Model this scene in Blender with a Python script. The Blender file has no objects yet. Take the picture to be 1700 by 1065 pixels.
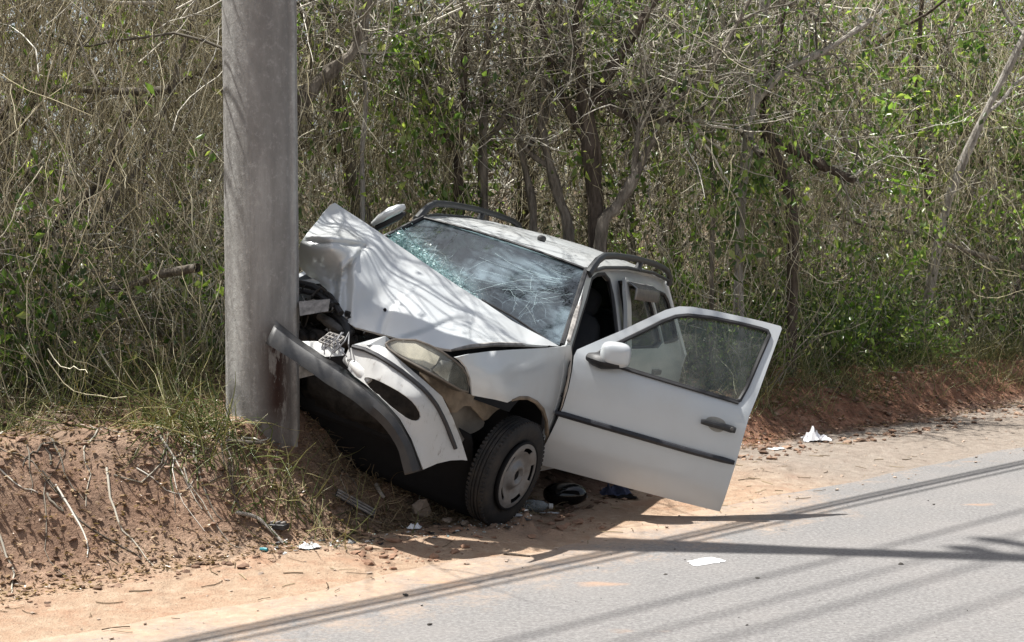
import bpy, bmesh, math, random
import numpy as np
from mathutils import Vector, Matrix
from mathutils.geometry import delaunay_2d_cdt

random.seed(7)
rng = np.random.default_rng(7)
R = math.radians
SC = bpy.context.scene
COL = SC.collection

# ------------------------------------------------------------------ camera
F, YH, H = 2500.0, 394.0, 1.5          # focal length in pixels of a 1700 px wide picture, horizon row, eye height
PITCH = math.atan((532.5 - YH) / F)
FW = np.array([0, math.cos(PITCH), -math.sin(PITCH)])
UP = np.array([0, math.sin(PITCH), math.cos(PITCH)])
RT = np.array([1.0, 0, 0])
CAM = np.array([0, 0, H])
cam = bpy.data.cameras.new('camera')
cam.sensor_width = 36.0
cam.lens = 36.0 * F / 1700.0
cam.clip_start = 0.1
cam.clip_end = 2000
camo = bpy.data.objects.new('camera', cam)
COL.objects.link(camo)
camo.location = (0, 0, H)
camo.rotation_euler = (math.pi / 2 - PITCH, 0, 0)
SC.camera = camo

# ------------------------------------------------------------------ light
SUN_EL = R(70)
SUN_FROM = np.array([-0.9857, 0.1684])     # horizontal direction towards the sun
w = bpy.data.worlds.new('World')
SC.world = w
w.use_nodes = True
nt = w.node_tree
bg = nt.nodes['Background']
sky = nt.nodes.new('ShaderNodeTexSky')
sky.sky_type = 'NISHITA'
sky.sun_disc = False
sky.sun_elevation = SUN_EL
sky.sun_rotation = math.atan2(SUN_FROM[0], SUN_FROM[1])
sky.air_density = 1.0
sky.dust_density = 3.0
sky.ozone_density = 0.6
hs = nt.nodes.new('ShaderNodeHueSaturation')          # milky tropical noon sky
hs.inputs['Saturation'].default_value = 0.55
nt.links.new(sky.outputs[0], hs.inputs['Color'])
nt.links.new(hs.outputs[0], bg.inputs[0])
bg.inputs[1].default_value = 0.078
sl = bpy.data.lights.new('sun', 'SUN')
sl.energy = 5.0
sl.angle = R(0.53)
sl.color = (1.0, 0.972, 0.92)
so = bpy.data.objects.new('sun', sl)
COL.objects.link(so)
sd = Vector((-SUN_FROM[0] * math.cos(SUN_EL), -SUN_FROM[1] * math.cos(SUN_EL), -math.sin(SUN_EL)))
so.rotation_euler = sd.to_track_quat('-Z', 'Y').to_euler()
so.location = (-6, 4, 20)
SC.view_settings.view_transform = 'Standard'
SC.view_settings.look = 'None'
SC.view_settings.gamma = 1
SC.view_settings.use_curve_mapping = False
SC.view_settings.exposure = 0.9
SC.render.engine = 'CYCLES'
SC.cycles.max_bounces = 8
SC.cycles.transparent_max_bounces = 16
SC.cycles.caustics_reflective = False
SC.cycles.caustics_refractive = False

# ------------------------------------------------------------------ helpers
def at(px, py, D):
    """point of the world seen at a pixel of the 1700 px picture, D metres deep"""
    return CAM + D * (FW + RT * (px - 850) / F + UP * (532.5 - py) / F)

def atv(px, py, D):
    px, py, D = np.asarray(px, float), np.asarray(py, float), np.asarray(D, float)
    return CAM + D[:, None] * (FW + RT * ((px - 850) / F)[:, None] + UP * ((532.5 - py) / F)[:, None])

def tag(o, label=None, cat=None, group=None, kind=None):
    if label: o['label'] = label
    if cat: o['category'] = cat
    if group: o['group'] = group
    if kind: o['kind'] = kind
    return o

def empty(name, loc=(0, 0, 0), label=None, cat=None, group=None):
    o = bpy.data.objects.new(name, None)
    o.empty_display_size = 0.1
    COL.objects.link(o)
    o.location = loc
    return tag(o, label, cat, group)

def link(name, me, mat=None, parent=None):
    o = bpy.data.objects.new(name, me)
    if mat is not None and not me.materials: me.materials.append(mat)
    COL.objects.link(o)
    if parent is not None: o.parent = parent
    return o

def mesh_np(name, V, Fc, smooth=True):
    """V (n,3); Fc (m,3) or (m,4) int array"""
    V = np.asarray(V, np.float32); Fc = np.asarray(Fc, np.int32)
    me = bpy.data.meshes.new(name)
    k = Fc.shape[1]
    me.vertices.add(len(V)); me.vertices.foreach_set('co', V.ravel())
    me.loops.add(Fc.size); me.loops.foreach_set('vertex_index', Fc.ravel())
    me.polygons.add(len(Fc))
    me.polygons.foreach_set('loop_start', np.arange(0, Fc.size, k, dtype=np.int32))
    me.polygons.foreach_set('loop_total', np.full(len(Fc), k, np.int32))
    me.polygons.foreach_set('use_smooth', np.full(len(Fc), smooth))
    me.update(calc_edges=True); me.validate()
    return me

class MB:
    """collects simple shapes into one mesh"""
    def __init__(s): s.v = []; s.f = []
    def add(s, V, Fc):
        n = len(s.v); s.v += [tuple(map(float, p)) for p in V]
        s.f += [tuple(int(i) + n for i in f) for f in Fc]; return s
    def box(s, c, d, rot=None, bev=0.12):
        e = [min(d) * bev] * 3
        hx, hy, hz = [q / 2 for q in d]; b = e[0]
        V = []
        for sx in (-1, 1):
            for sy in (-1, 1):
                for sz in (-1, 1):
                    V += [(sx * (hx - b), sy * (hy - b), sz * hz), (sx * (hx - b), sy * hy, sz * (hz - b)), (sx * hx, sy * (hy - b), sz * (hz - b))]
        bm = bmesh.new()
        for p in V: bm.verts.new(p)
        r = bmesh.ops.convex_hull(bm, input=bm.verts[:])
        bm.verts.index_update()
        P = np.array([q.co[:] for q in bm.verts]); Q = [[q.index for q in f.verts] for f in bm.faces]; bm.free()
        if rot is not None: P = P @ np.array(rot).T
        return s.add(P + np.array(c), Q)
    def hull(s, pts):
        bm = bmesh.new()
        for p in pts: bm.verts.new(tuple(map(float, p)))
        bmesh.ops.convex_hull(bm, input=bm.verts[:])
        loose = [q for q in bm.verts if not q.link_faces]
        bmesh.ops.delete(bm, geom=loose, context='VERTS')
        bm.verts.index_update()
        P = [q.co[:] for q in bm.verts]; Q = [[q.index for q in f.verts] for f in bm.faces]; bm.free()
        return s.add(P, Q)
    def tube(s, path, r, sides=8, flat=1.0, cap=True, upv=None):
        path = np.asarray(path, float); K = len(path)
        r = np.broadcast_to(np.asarray(r, float), (K,))
        tg = np.gradient(path, axis=0); tg /= np.linalg.norm(tg, axis=1)[:, None] + 1e-9
        ref = np.array(upv if upv is not None else ((0, 0, 1) if abs(tg[:, 2]).mean() < .8 else (1, 0, 0)), float)
        a = np.cross(tg, ref); a /= np.linalg.norm(a, axis=1)[:, None] + 1e-9
        b = np.cross(a, tg)
        V = []
        for k in range(K):
            for j in range(sides):
                th = 2 * math.pi * j / sides
                V.append(path[k] + r[k] * (math.cos(th) * a[k] + math.sin(th) * flat * b[k]))
        Fq = [(k * sides + j, k * sides + (j + 1) % sides, (k + 1) * sides + (j + 1) % sides, (k + 1) * sides + j) for k in range(K - 1) for j in range(sides)]
        if cap: Fq += [tuple(range(sides))[::-1], tuple((K - 1) * sides + j for j in range(sides))]
        return s.add(V, Fq)
    def grid(s, P):
        n, m = P.shape[:2]
        return s.add(P.reshape(-1, 3), [(i * m + j, i * m + j + 1, (i + 1) * m + j + 1, (i + 1) * m + j) for i in range(n - 1) for j in range(m - 1)])
    def lathe(s, prof, n=40, xf=None, closed=False):
        """prof: (radius, axial) ; axis is local +Y"""
        V = []; k = len(prof)
        for i in range(n):
            th = 2 * math.pi * i / n
            for (r_, y_) in prof: V.append((r_ * math.cos(th), y_, r_ * math.sin(th)))
        V = np.array(V)
        if xf is not None: V = V @ np.array(xf[0]).T + np.array(xf[1])
        e = k if closed else k - 1
        Fq = [(i * k + j, i * k + (j + 1) % k, ((i + 1) % n) * k + (j + 1) % k, ((i + 1) % n) * k + j) for i in range(n) for j in range(e)]
        return s.add(V, Fq)
    def blob(s, c, rad, e=0.5, n=14, rot=None, noise=0.0, seed=0):
        """superellipsoid: rounded box for small e, ball for e = 1"""
        g = np.random.default_rng(seed)
        V = []
        pw = lambda q: math.copysign(abs(q) ** e, q)
        for i in range(1, n):
            ph = -math.pi / 2 + math.pi * i / n
            for j in range(2 * n):
                th = math.pi * j / n
                V.append((pw(math.cos(ph)) * pw(math.cos(th)), pw(math.cos(ph)) * pw(math.sin(th)), pw(math.sin(ph))))
        V += [(0, 0, -1), (0, 0, 1)]
        V = np.array(V)
        if noise: V *= 1 + noise * g.standard_normal((len(V), 1))
        V = V * np.array(rad)
        if rot is not None: V = V @ np.array(rot).T
        m = 2 * n
        Fq = [(i * m + j, i * m + (j + 1) % m, (i + 1) * m + (j + 1) % m, (i + 1) * m + j) for i in range(n - 2) for j in range(m)]
        N = len(V)
        Fq += [(N - 2, (j + 1) % m, j) for j in range(m)] + [(N - 1, (n - 2) * m + j, (n - 2) * m + (j + 1) % m) for j in range(m)]
        return s.add(V + np.array(c), Fq)
    def build(s, name, mat, parent=None, smooth=True, sharp=35):
        me = bpy.data.meshes.new(name)
        me.from_pydata(s.v, [], s.f)
        me.update()
        bm = bmesh.new(); bm.from_mesh(me)
        bmesh.ops.recalc_face_normals(bm, faces=bm.faces[:]); bm.to_mesh(me); bm.free()
        me.polygons.foreach_set('use_smooth', [smooth] * len(me.polygons))
        if smooth: me.set_sharp_from_angle(angle=R(sharp))
        return link(name, me, mat, parent)

def rotm(ax, deg):
    return np.array(Matrix.Rotation(R(deg), 3, ax))

# ---- noise on arrays
_perm = np.random.default_rng(3).random((256, 256))
def vn(x, y):
    xi = np.floor(x).astype(int); yi = np.floor(y).astype(int)
    fx = x - xi; fy = y - yi
    fx = fx * fx * (3 - 2 * fx); fy = fy * fy * (3 - 2 * fy)
    g = lambda i, j: _perm[i % 256, j % 256]
    return (g(xi, yi) * (1 - fx) + g(xi + 1, yi) * fx) * (1 - fy) + (g(xi, yi + 1) * (1 - fx) + g(xi + 1, yi + 1) * fx) * fy - .5
def fbm(x, y, o=4):
    r_ = 0; a_ = 1.0
    for k in range(o):
        r_ = r_ + a_ * vn(x * 2 ** k + 17.3 * k, y * 2 ** k + 5.7 * k); a_ *= .5
    return r_
def ss(x):
    x = np.clip(x, 0, 1); return x * x * (3 - 2 * x)

# ---- thin plate spline  (u,v) -> value
def tps(ctrl, reg=1e-6):
    C_ = np.array(ctrl, float); X = C_[:, :2] / 100.0; n = len(X)
    def U(r2): return np.where(r2 > 1e-12, r2 * np.log(r2 + 1e-12), 0)
    K = U(((X[:, None] - X[None]) ** 2).sum(-1)) + reg * np.eye(n)
    Pm = np.c_[np.ones(n), X]
    A = np.block([[K, Pm], [Pm.T, np.zeros((3, 3))]])
    sol = np.linalg.solve(A, np.r_[C_[:, 2], 0, 0, 0])
    def f(p):
        p = np.asarray(p, float) / 100.0
        return U(((p[:, None] - X[None]) ** 2).sum(-1)) @ sol[:n] + np.c_[np.ones(len(p)), p] @ sol[n:]
    return f

# ---- flat outline with holes -> triangles
def inside(P, poly):
    poly = np.asarray(poly); x, y = P[:, 0], P[:, 1]; c = np.zeros(len(P), bool)
    a = poly; b = np.roll(poly, -1, 0)
    for (x0, y0), (x1, y1) in zip(a, b):
        if y0 == y1: continue
        m = ((y0 > y) != (y1 > y)) & (x < (x1 - x0) * (y - y0) / (y1 - y0) + x0)
        c ^= m
    return c
def smooth_poly(pts, it=1, keep=()):
    """Chaikin corner cutting; indices in keep stay sharp"""
    P = [tuple(p) for p in pts]; K = set(P[i] for i in keep)
    for _ in range(it):
        Q = []
        n = len(P)
        for i in range(n):
            p, a, b = P[i], P[i - 1], P[(i + 1) % n]
            if p in K: Q.append(p); continue
            Q.append((p[0] * .75 + a[0] * .25, p[1] * .75 + a[1] * .25)); Q.append((p[0] * .75 + b[0] * .25, p[1] * .75 + b[1] * .25))
        P = Q
    return P
def densify(poly, step):
    out = []
    n = len(poly)
    for i in range(n):
        a = np.array(poly[i], float); b = np.array(poly[(i + 1) % n], float)
        k = max(1, int(np.linalg.norm(b - a) / step))
        for j in range(k): out.append(a + (b - a) * j / k)
    return np.array(out)
def tri2d(outline, holes=(), step=10.0):
    loops = [densify(outline, step)] + [densify(h, step) for h in holes]
    pts = []; edges = []
    for L in loops:
        o = len(pts); pts += [tuple(p) for p in L]
        edges += [(o + i, o + (i + 1) % len(L)) for i in range(len(L))]
    B = np.array(pts); lo, hi = B.min(0), B.max(0)
    gx, gy = np.meshgrid(np.arange(lo[0], hi[0], step), np.arange(lo[1], hi[1], step * .87))
    gx = gx + (np.arange(gx.shape[0]) % 2)[:, None] * step / 2
    G = np.c_[gx.ravel(), gy.ravel()]
    m = inside(G, loops[0])
    for L in loops[1:]: m &= ~inside(G, L)
    G = G[m]
    if len(G):
        d = np.sqrt(((G[:, None] - B[None]) ** 2).sum(-1)).min(1); G = G[d > step * .55]
    pts += [tuple(p) for p in G]
    V, _, Fc, *_ = delaunay_2d_cdt([Vector(p) for p in pts], edges, [], 0, 1e-7)
    V = np.array([v[:] for v in V]); Fc = np.array([f for f in Fc if len(f) == 3])
    cen = V[Fc].mean(1)
    m = inside(cen, loops[0])
    for L in loops[1:]: m &= ~inside(cen, L)
    return V, Fc[m]
def solid(P, T_, thick, face_to):
    """give a surface real thickness; its outer face looks towards face_to"""
    P = np.asarray(P, float); T_ = np.asarray(T_)
    n = np.cross(P[T_[:, 1]] - P[T_[:, 0]], P[T_[:, 2]] - P[T_[:, 0]])
    # consistent orientation: 2D triangles share winding, so one global flip is enough
    if (n * (np.asarray(face_to) - P[T_].mean(1))).sum() < 0: T_ = T_[:, ::-1]; n = -n
    vn_ = np.zeros_like(P)
    for k in range(3): np.add.at(vn_, T_[:, k], n)
    vn_ /= np.linalg.norm(vn_, axis=1)[:, None] + 1e-12
    Bk = P - vn_ * thick
    N = len(P)
    e = {}
    for t in T_:
        for a, b in ((t[0], t[1]), (t[1], t[2]), (t[2], t[0])):
            e[(a, b)] = e.get((a, b), 0) + 1
    bd = [(a, b) for (a, b) in e if (b, a) not in e]
    V = list(P) + list(Bk); Fc = [tuple(t) for t in T_] + [tuple(i + N for i in t[::-1]) for t in T_]
    for a, b in bd:
        o = len(V); V += [P[a], P[b], Bk[b], Bk[a]]; Fc.append((o + 1, o, o + 3, o + 2))
    return np.array(V), Fc
def raw_build(name, V, Fc, mat, parent=None, smooth=True):
    me = bpy.data.meshes.new(name)
    me.from_pydata([tuple(map(float, v)) for v in V], [], [tuple(int(i) for i in f) for f in Fc]); me.update()
    me.polygons.foreach_set('use_smooth', [smooth] * len(me.polygons))
    return link(name, me, mat, parent)

# ---- bulk geometry for plants
def tubes_np(P, Rr, sides=3):
    """P (N,K,3) polylines, Rr (N,K) radii -> verts, quads"""
    N, K, _ = P.shape
    tg = np.gradient(P, axis=1); tg /= np.linalg.norm(tg, axis=2, keepdims=True) + 1e-9
    ref = np.zeros_like(tg); ref[..., 0] = 1; ref[np.abs(tg[..., 0]) > .8] = (0, 1, 0)
    a = np.cross(tg, ref); a /= np.linalg.norm(a, axis=2, keepdims=True) + 1e-9
    b = np.cross(tg, a)
    th = 2 * np.pi * np.arange(sides) / sides
    V = P[:, :, None] + Rr[:, :, None, None] * (np.cos(th)[None, None, :, None] * a[:, :, None] + np.sin(th)[None, None, :, None] * b[:, :, None])
    idx = np.arange(N * K * sides).reshape(N, K, sides)
    q = np.stack([idx[:, :-1], np.roll(idx, -1, 2)[:, :-1], np.roll(idx, -1, 2)[:, 1:], idx[:, 1:]], -1)
    return V.reshape(-1, 3), q.reshape(-1, 4)
def leaves_np(C_, L, W, g, droop=.6):
    """folded leaves at C_, (n,) lengths and widths -> verts, tris"""
    n = len(C_)
    d = g.standard_normal((n, 3)); d[:, 2] -= droop * 1.6; d /= np.linalg.norm(d, axis=1)[:, None]
    r_ = g.standard_normal((n, 3)); s_ = np.cross(d, r_); s_ /= np.linalg.norm(s_, axis=1)[:, None]
    u = np.cross(s_, d)
    L = L[:, None]; W = W[:, None]
    b = C_; tip = C_ + d * L - u * L * .12; m = C_ + d * L * .45
    l_ = m + s_ * W / 2 + u * W * .22; r2 = m - s_ * W / 2 + u * W * .22
    V = np.stack([b, l_, tip, r2], 1).reshape(-1, 3)
    i = np.arange(n)[:, None] * 4
    T_ = np.concatenate([i + np.array([[0, 1, 2]]), i + np.array([[0, 2, 3]])], 0)
    return V, T_
def wander(start, d, length, K, g, wob=.25, sag=0.0):
    """curved polylines from start (N,3) along d (N,3)"""
    N = len(start)
    P = np.zeros((N, K, 3)); P[:, 0] = start
    d = d / (np.linalg.norm(d, axis=1)[:, None] + 1e-9)
    for k in range(1, K):
        d = d + wob * g.standard_normal((N, 3)); d[:, 2] -= sag
        d /= np.linalg.norm(d, axis=1)[:, None] + 1e-9
        P[:, k] = P[:, k - 1] + d * (length / (K - 1))[:, None]
    return P

# ------------------------------------------------------------------ materials
class NT:
    def __init__(s, name):
        s.m = bpy.data.materials.new(name); s.m.use_nodes = True
        s.t = s.m.node_tree; s.b = s.t.nodes['Principled BSDF']; s.out = s.t.nodes['Material Output']
    def n(s, kind, **k):
        x = s.t.nodes.new('ShaderNode' + kind)
        for a, v in k.items():
            if a in x.inputs: s.set(x.inputs[a], v)
            else: setattr(x, a, v)
        return x
    def set(s, sock, v):
        if isinstance(v, bpy.types.NodeSocket): s.t.links.new(v, sock)
        else: sock.default_value = v
    def p(s, **k):
        for a, v in k.items(): s.set(s.b.inputs[a.replace('_', ' ')], v)
        return s
    def coord(s, scale=(1, 1, 1)):
        c = s.n('TexCoord'); mp = s.n('Mapping')
        s.t.links.new(c.outputs['Object'], mp.inputs[0]); mp.inputs['Scale'].default_value = scale
        return mp.outputs[0]
    def noise(s, scale, vec=None, detail=6, rough=.6, dist=0.0):
        x = s.n('TexNoise'); x.inputs['Scale'].default_value = scale; x.inputs['Detail'].default_value = detail
        x.inputs['Roughness'].default_value = rough; x.inputs['Distortion'].default_value = dist
        s.t.links.new(vec if vec is not None else s.coord(), x.inputs['Vector']); return x.outputs['Fac']
    def ramp(s, fac, stops):
        x = s.n('ValToRGB'); e = x.color_ramp.elements
        while len(e) < len(stops): e.new(.5)
        for q, (p_, c) in zip(e, stops):
            q.position = p_; q.color = (c if len(c) == 4 else (*c, 1)) if hasattr(c, '__len__') else (c, c, c, 1)
        s.set(x.inputs[0], fac); return x.outputs[0]
    def mix(s, f_, a, b, mode='MIX'):
        x = s.n('MixRGB', blend_type=mode); s.set(x.inputs[0], f_)
        for q, v in ((x.inputs[1], a), (x.inputs[2], b)): s.set(q, (*v, 1) if isinstance(v, tuple) and len(v) == 3 else v)
        return x.outputs[0]
    def math(s, op, a, b=0.0, clamp=False):
        x = s.n('Math', operation=op, use_clamp=clamp); s.set(x.inputs[0], a); s.set(x.inputs[1], b); return x.outputs[0]
    def bump(s, h, strength=.4, dist=.01):
        x = s.n('Bump'); x.inputs['Strength'].default_value = strength; x.inputs['Distance'].default_value = dist
        s.set(x.inputs['Height'], h); s.t.links.new(x.outputs[0], s.b.inputs['Normal']); return s
    def attr(s, name):
        x = s.n('Attribute', attribute_name=name); return x.outputs['Fac']
    def island(s):
        return s.n('NewGeometry').outputs['Random Per Island']
    def translucent(s, col, amount):
        tr = s.n('BsdfTranslucent'); s.set(tr.inputs[0], col)
        mx = s.n('MixShader'); mx.inputs[0].default_value = amount
        s.t.links.new(s.b.outputs[0], mx.inputs[1]); s.t.links.new(tr.outputs[0], mx.inputs[2])
        s.t.links.new(mx.outputs[0], s.out.inputs['Surface']); return s

def simple(name, col, rough=.5, metal=0.0, var=.15, scale=30, bump=0.0, spec=.5):
    m = NT(name); f_ = m.noise(scale)
    c = m.mix(m.ramp(f_, [(.3, 0.0), (.7, 1.0)]), tuple(q * (1 - var) for q in col), tuple(min(1, q * (1 + var)) for q in col))
    m.p(Base_Color=c, Roughness=rough, Metallic=metal, Specular_IOR_Level=spec)
    if bump: m.bump(f_, bump)
    return m.m

# silver white car paint with a film of dust, small scratches
m = NT('car_paint')
d1 = m.noise(3.0, detail=8); d2 = m.noise(60, detail=4)
dust = m.math('MULTIPLY', m.ramp(d1, [(.42, 0.0), (.75, .55)]), m.ramp(d2, [(.25, .4), (.75, 1.0)]))
geo_ = m.n('TexCoord'); sp = m.n('SeparateXYZ'); m.t.links.new(geo_.outputs['Object'], sp.inputs[0])
low = m.ramp(sp.outputs['Z'], [(.2, .38), (.62, 0.0)])        # road grime sprayed on the lower panels
base = m.mix(dust, (.54, .565, .575), (.48, .465, .43))
base = m.mix(m.math('MULTIPLY', low, m.ramp(d1, [(.3, .4), (.7, 1.0)])), base, (.42, .38, .32))
m.p(Base_Color=base, Metallic=.22, Roughness=m.ramp(d1, [(.3, .30), (.8, .48)]), Coat_Weight=.45, Coat_Roughness=.12)
m.bump(m.noise(7.0, detail=2), .06, .02)
PAINT = m.m
m = NT('bumper_paint')
d1 = m.noise(4, detail=9); sc_ = m.noise(26, m.coord((1, 1, .25)), detail=8, rough=.75)
base = m.mix(m.ramp(d1, [(.45, 0.0), (.8, .5)]), (.47, .47, .46), (.36, .33, .28))
base = m.mix(m.ramp(sc_, [(.57, 0.0), (.66, .75)]), base, (.17, .145, .12))
m.p(Base_Color=base, Roughness=.45, Coat_Weight=.25, Coat_Roughness=.2); m.bump(sc_, .08)
BUMPER = m.m
m = NT('black_plastic')
f_ = m.noise(9, detail=9)
m.p(Base_Color=m.mix(m.ramp(f_, [(.4, 0.0), (.8, 1.0)]), (.014, .015, .018), (.050, .047, .044)), Roughness=m.ramp(f_, [(.3, .42), (.7, .65)]))
m.bump(m.noise(250), .08); PLASTIC = m.m
RAILM = simple('rail_plastic', (.035, .038, .04), .48, bump=.03, scale=60)
RUBBER_SEAL = simple('seal_rubber', (.018, .018, .02), .6)
STRIPM = simple('rub_strip', (.018, .018, .022), .5, scale=40, var=.35)
DARK = simple('dark_interior', (.010, .010, .011), .85, scale=20, spec=.2)
FABRIC = simple('seat_fabric', (.035, .036, .04), .9, scale=160, bump=.3)
DASH = simple('dash_plastic', (.04, .042, .046), .6, scale=120, bump=.15)
m = NT('tyre_rubber')
f_ = m.noise(14, detail=8)
m.p(Base_Color=m.mix(m.ramp(f_, [(.42, 0.0), (.75, .8)]), (.012, .012, .013), (.045, .037, .030)), Roughness=.82); m.bump(f_, .2)
TYRE = m.m
m = NT('hubcap')
f_ = m.noise(18, detail=8)
m.p(Base_Color=m.mix(m.ramp(f_, [(.45, 0.0), (.75, .8)]), (.21, .21, .21), (.11, .095, .08)), Metallic=.3, Roughness=.5); HUB = m.m
STEEL = simple('dirty_steel', (.10, .095, .09), .55, .6, .5, 25, .2)
ENGINE = simple('engine_metal', (.022, .020, .019), .6, .5, .7, 22, .5)
RUSTM = simple('dusty_panel', (.21, .165, .12), .9, 0, .4, 14, .3)
LINER = simple('dusty_liner', (.16, .145, .125), .9, 0, .35, 10, .2)
PRIMER = simple('bare_grey', (.24, .225, .21), .75, 0, .5, 26, .25)
CLOTHB = simple('blue_cloth', (.035, .045, .09), .95, 0, .4, 40, .4)
PAPER = simple('paper', (.60, .60, .60), .85, 0, .06, 20, .2)
BAG = simple('white_bag', (.78, .78, .8), .5, 0, .08, 9, .3)
TEAL = simple('teal_plastic', (.02, .22, .26), .45)
STONEM = simple('stone', (.36, .28, .22), .95, 0, .35, 12, .6)
CLAY = simple('clay_clod', (.27, .16, .105), .98, 0, .35, 25, .6)
CABLE = simple('cable_black', (.03, .03, .03), .6)
CERAMIC = simple('insulator_brown', (.10, .04, .02), .3)
WHITEPL = simple('white_plastic', (.62, .62, .60), .5, 0, .12, 20)

# window glass (thin, with dust on it)
def glass(name, tint, dustc, dust_lo, dust_hi, scale=6):
    m = NT(name)
    m.t.nodes.remove(m.b)
    tr = m.n('BsdfTransparent'); tr.inputs[0].default_value = (*tint, 1)
    gl = m.n('BsdfGlossy'); gl.inputs['Roughness'].default_value = .03
    fr = m.n('Fresnel'); fr.inputs[0].default_value = 1.5
    a = m.n('MixShader'); m.t.links.new(fr.outputs[0], a.inputs[0]); m.t.links.new(tr.outputs[0], a.inputs[1]); m.t.links.new(gl.outputs[0], a.inputs[2])
    df = m.n('BsdfDiffuse'); df.inputs[0].default_value = (*dustc, 1)
    f_ = m.noise(scale, detail=9, rough=.7)
    b = m.n('MixShader'); m.t.links.new(m.ramp(f_, [(.35, dust_lo), (.75, dust_hi)]), b.inputs[0])
    m.t.links.new(a.outputs[0], b.inputs[1]); m.t.links.new(df.outputs[0], b.inputs[2])
    m.t.links.new(b.outputs[0], m.out.inputs['Surface'])
    return m.m
GLASS = glass('side_glass', (.62, .72, .68), (.45, .45, .42), .03, .16)
DOORGLASS = glass('door_glass', (.78, .84, .82), (.5, .5, .45), .02, .13, 9)
LENS = glass('dirty_lens', (.93, .92, .88), (.60, .59, .53), .03, .24, 14)

# broken windscreen
m = NT('cracked_windscreen')
m.t.nodes.remove(m.b)
vec = m.coord()
wob = m.n('TexNoise'); wob.inputs['Scale'].default_value = 5; m.t.links.new(vec, wob.inputs['Vector'])
wv = m.n('MixRGB', blend_type='LINEAR_LIGHT'); wv.inputs[0].default_value = .05
m.t.links.new(vec, wv.inputs[1]); m.t.links.new(wob.outputs['Color'], wv.inputs[2])
def cracks(scale, width):
    v = m.n('TexVoronoi', feature='DISTANCE_TO_EDGE'); v.inputs['Scale'].default_value = scale
    m.t.links.new(wv.outputs[0], v.inputs['Vector'])
    return m.ramp(v.outputs['Distance'], [(0.0, 1.0), (width, 0.0)])
big = cracks(2.6, .003); fine = cracks(34, .09); mid = cracks(9, .012)
shat = m.attr('shatter'); star = m.attr('star')
crack = m.math('MAXIMUM', m.math('MULTIPLY', fine, shat), m.math('MULTIPLY', big, .15))
crack = m.math('MAXIMUM', crack, m.math('MULTIPLY', mid, m.math('MULTIPLY', star, .55)))
film_reflection = m.noise(2.2, m.coord((1.6, 1.1, 1.6)), detail=10, rough=.66, dist=.9)
haze_ = m.math('MULTIPLY', m.ramp(film_reflection, [(.40, .01), (.50, .10), (.62, .32), (.80, .46)]), m.attr('film_reflection'))
tr = m.n('BsdfTransparent'); tr.inputs[0].default_value = (.42, .58, .62, 1)
gl = m.n('BsdfGlossy'); gl.inputs['Roughness'].default_value = .02; gl.inputs[0].default_value = (.95, 1, 1, 1)
bp = m.n('Bump'); bp.inputs['Strength'].default_value = .35; bp.inputs['Distance'].default_value = .02
hb = m.math('ADD', m.math('MULTIPLY', m.noise(9, detail=3), .25), m.math('MULTIPLY', fine, shat))
m.t.links.new(hb, bp.inputs['Height']); m.t.links.new(bp.outputs[0], gl.inputs['Normal'])
fr = m.n('Fresnel'); fr.inputs[0].default_value = 1.55
a = m.n('MixShader'); m.t.links.new(m.math('ADD', fr.outputs[0], .10), a.inputs[0]); m.t.links.new(tr.outputs[0], a.inputs[1]); m.t.links.new(gl.outputs[0], a.inputs[2])
df = m.n('BsdfDiffuse')
m.t.links.new(m.mix(shat, (.38, .49, .56), (.30, .52, .53)), df.inputs[0])
b = m.n('MixShader'); m.t.links.new(m.math('MAXIMUM', crack, m.math('ADD', haze_, m.math('MULTIPLY', shat, .3)), True), b.inputs[0])
m.t.links.new(a.outputs[0], b.inputs[1]); m.t.links.new(df.outputs[0], b.inputs[2])
m.t.links.new(b.outputs[0], m.out.inputs['Surface'])
WINDSCREEN = m.m
m = NT('glass_crumb'); m.p(Base_Color=(.55, .76, .76, 1), Roughness=.10, Transmission_Weight=.4); CRUMB = m.m
m = NT('clear_bottle'); m.p(Base_Color=(.75, .85, .9, 1), Roughness=.12, Transmission_Weight=.75, IOR=1.33); BOTTLE = m.m

# concrete of the pole: long vertical streaks, pale scuffs, dark impact stain low down
m = NT('pole_concrete')
st = m.noise(5, m.coord((1, 1, .16)), detail=10, rough=.72, dist=.4); sp_ = m.noise(34, m.coord((1, 1, .8)), detail=9, rough=.78); bl = m.noise(2.4, m.coord((1, 1, .5)), detail=8, rough=.7)
c = m.ramp(st, [(.36, (.21, .204, .192)), (.5, (.32, .313, .298)), (.66, (.45, .442, .423))])
c = m.mix(m.ramp(bl, [(.42, 0.0), (.58, .55)]), c, (.17, .16, .155))
c = m.mix(m.ramp(sp_, [(.53, 0.0), (.62, .5)]), c, (.50, .49, .47))
c = m.mix(m.ramp(sp_, [(.30, .55), (.40, 0.0)]), c, (.09, .08, .075))
g_ = m.n('TexCoord'); sx = m.n('SeparateXYZ'); m.t.links.new(g_.outputs['Object'], sx.inputs[0])
zz = sx.outputs['Z']
band = m.math('MULTIPLY', m.ramp(zz, [(.04, .5), (.16, 1.0), (.46, 1.0), (.58, 0.0)]), m.attr('impact'))
c = m.mix(m.math('MULTIPLY', m.attr('dark_side'), m.ramp(m.noise(3.5, m.coord((1, 1, .3)), detail=9, rough=.7), [(.36, .1), (.6, .6)])), c, (.17, .166, .16))
c = m.mix(m.math('MULTIPLY', m.attr('pale_strip'), m.ramp(sp_, [(.40, .25), (.56, .9)])), c, (.50, .50, .48))
c = m.mix(m.math('MULTIPLY', band, m.ramp(m.noise(15, m.coord((1, 1, .22)), detail=9, rough=.75), [(.45, 0.0), (.50, 1.0)])), c, (.040, .022, .018))
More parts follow.
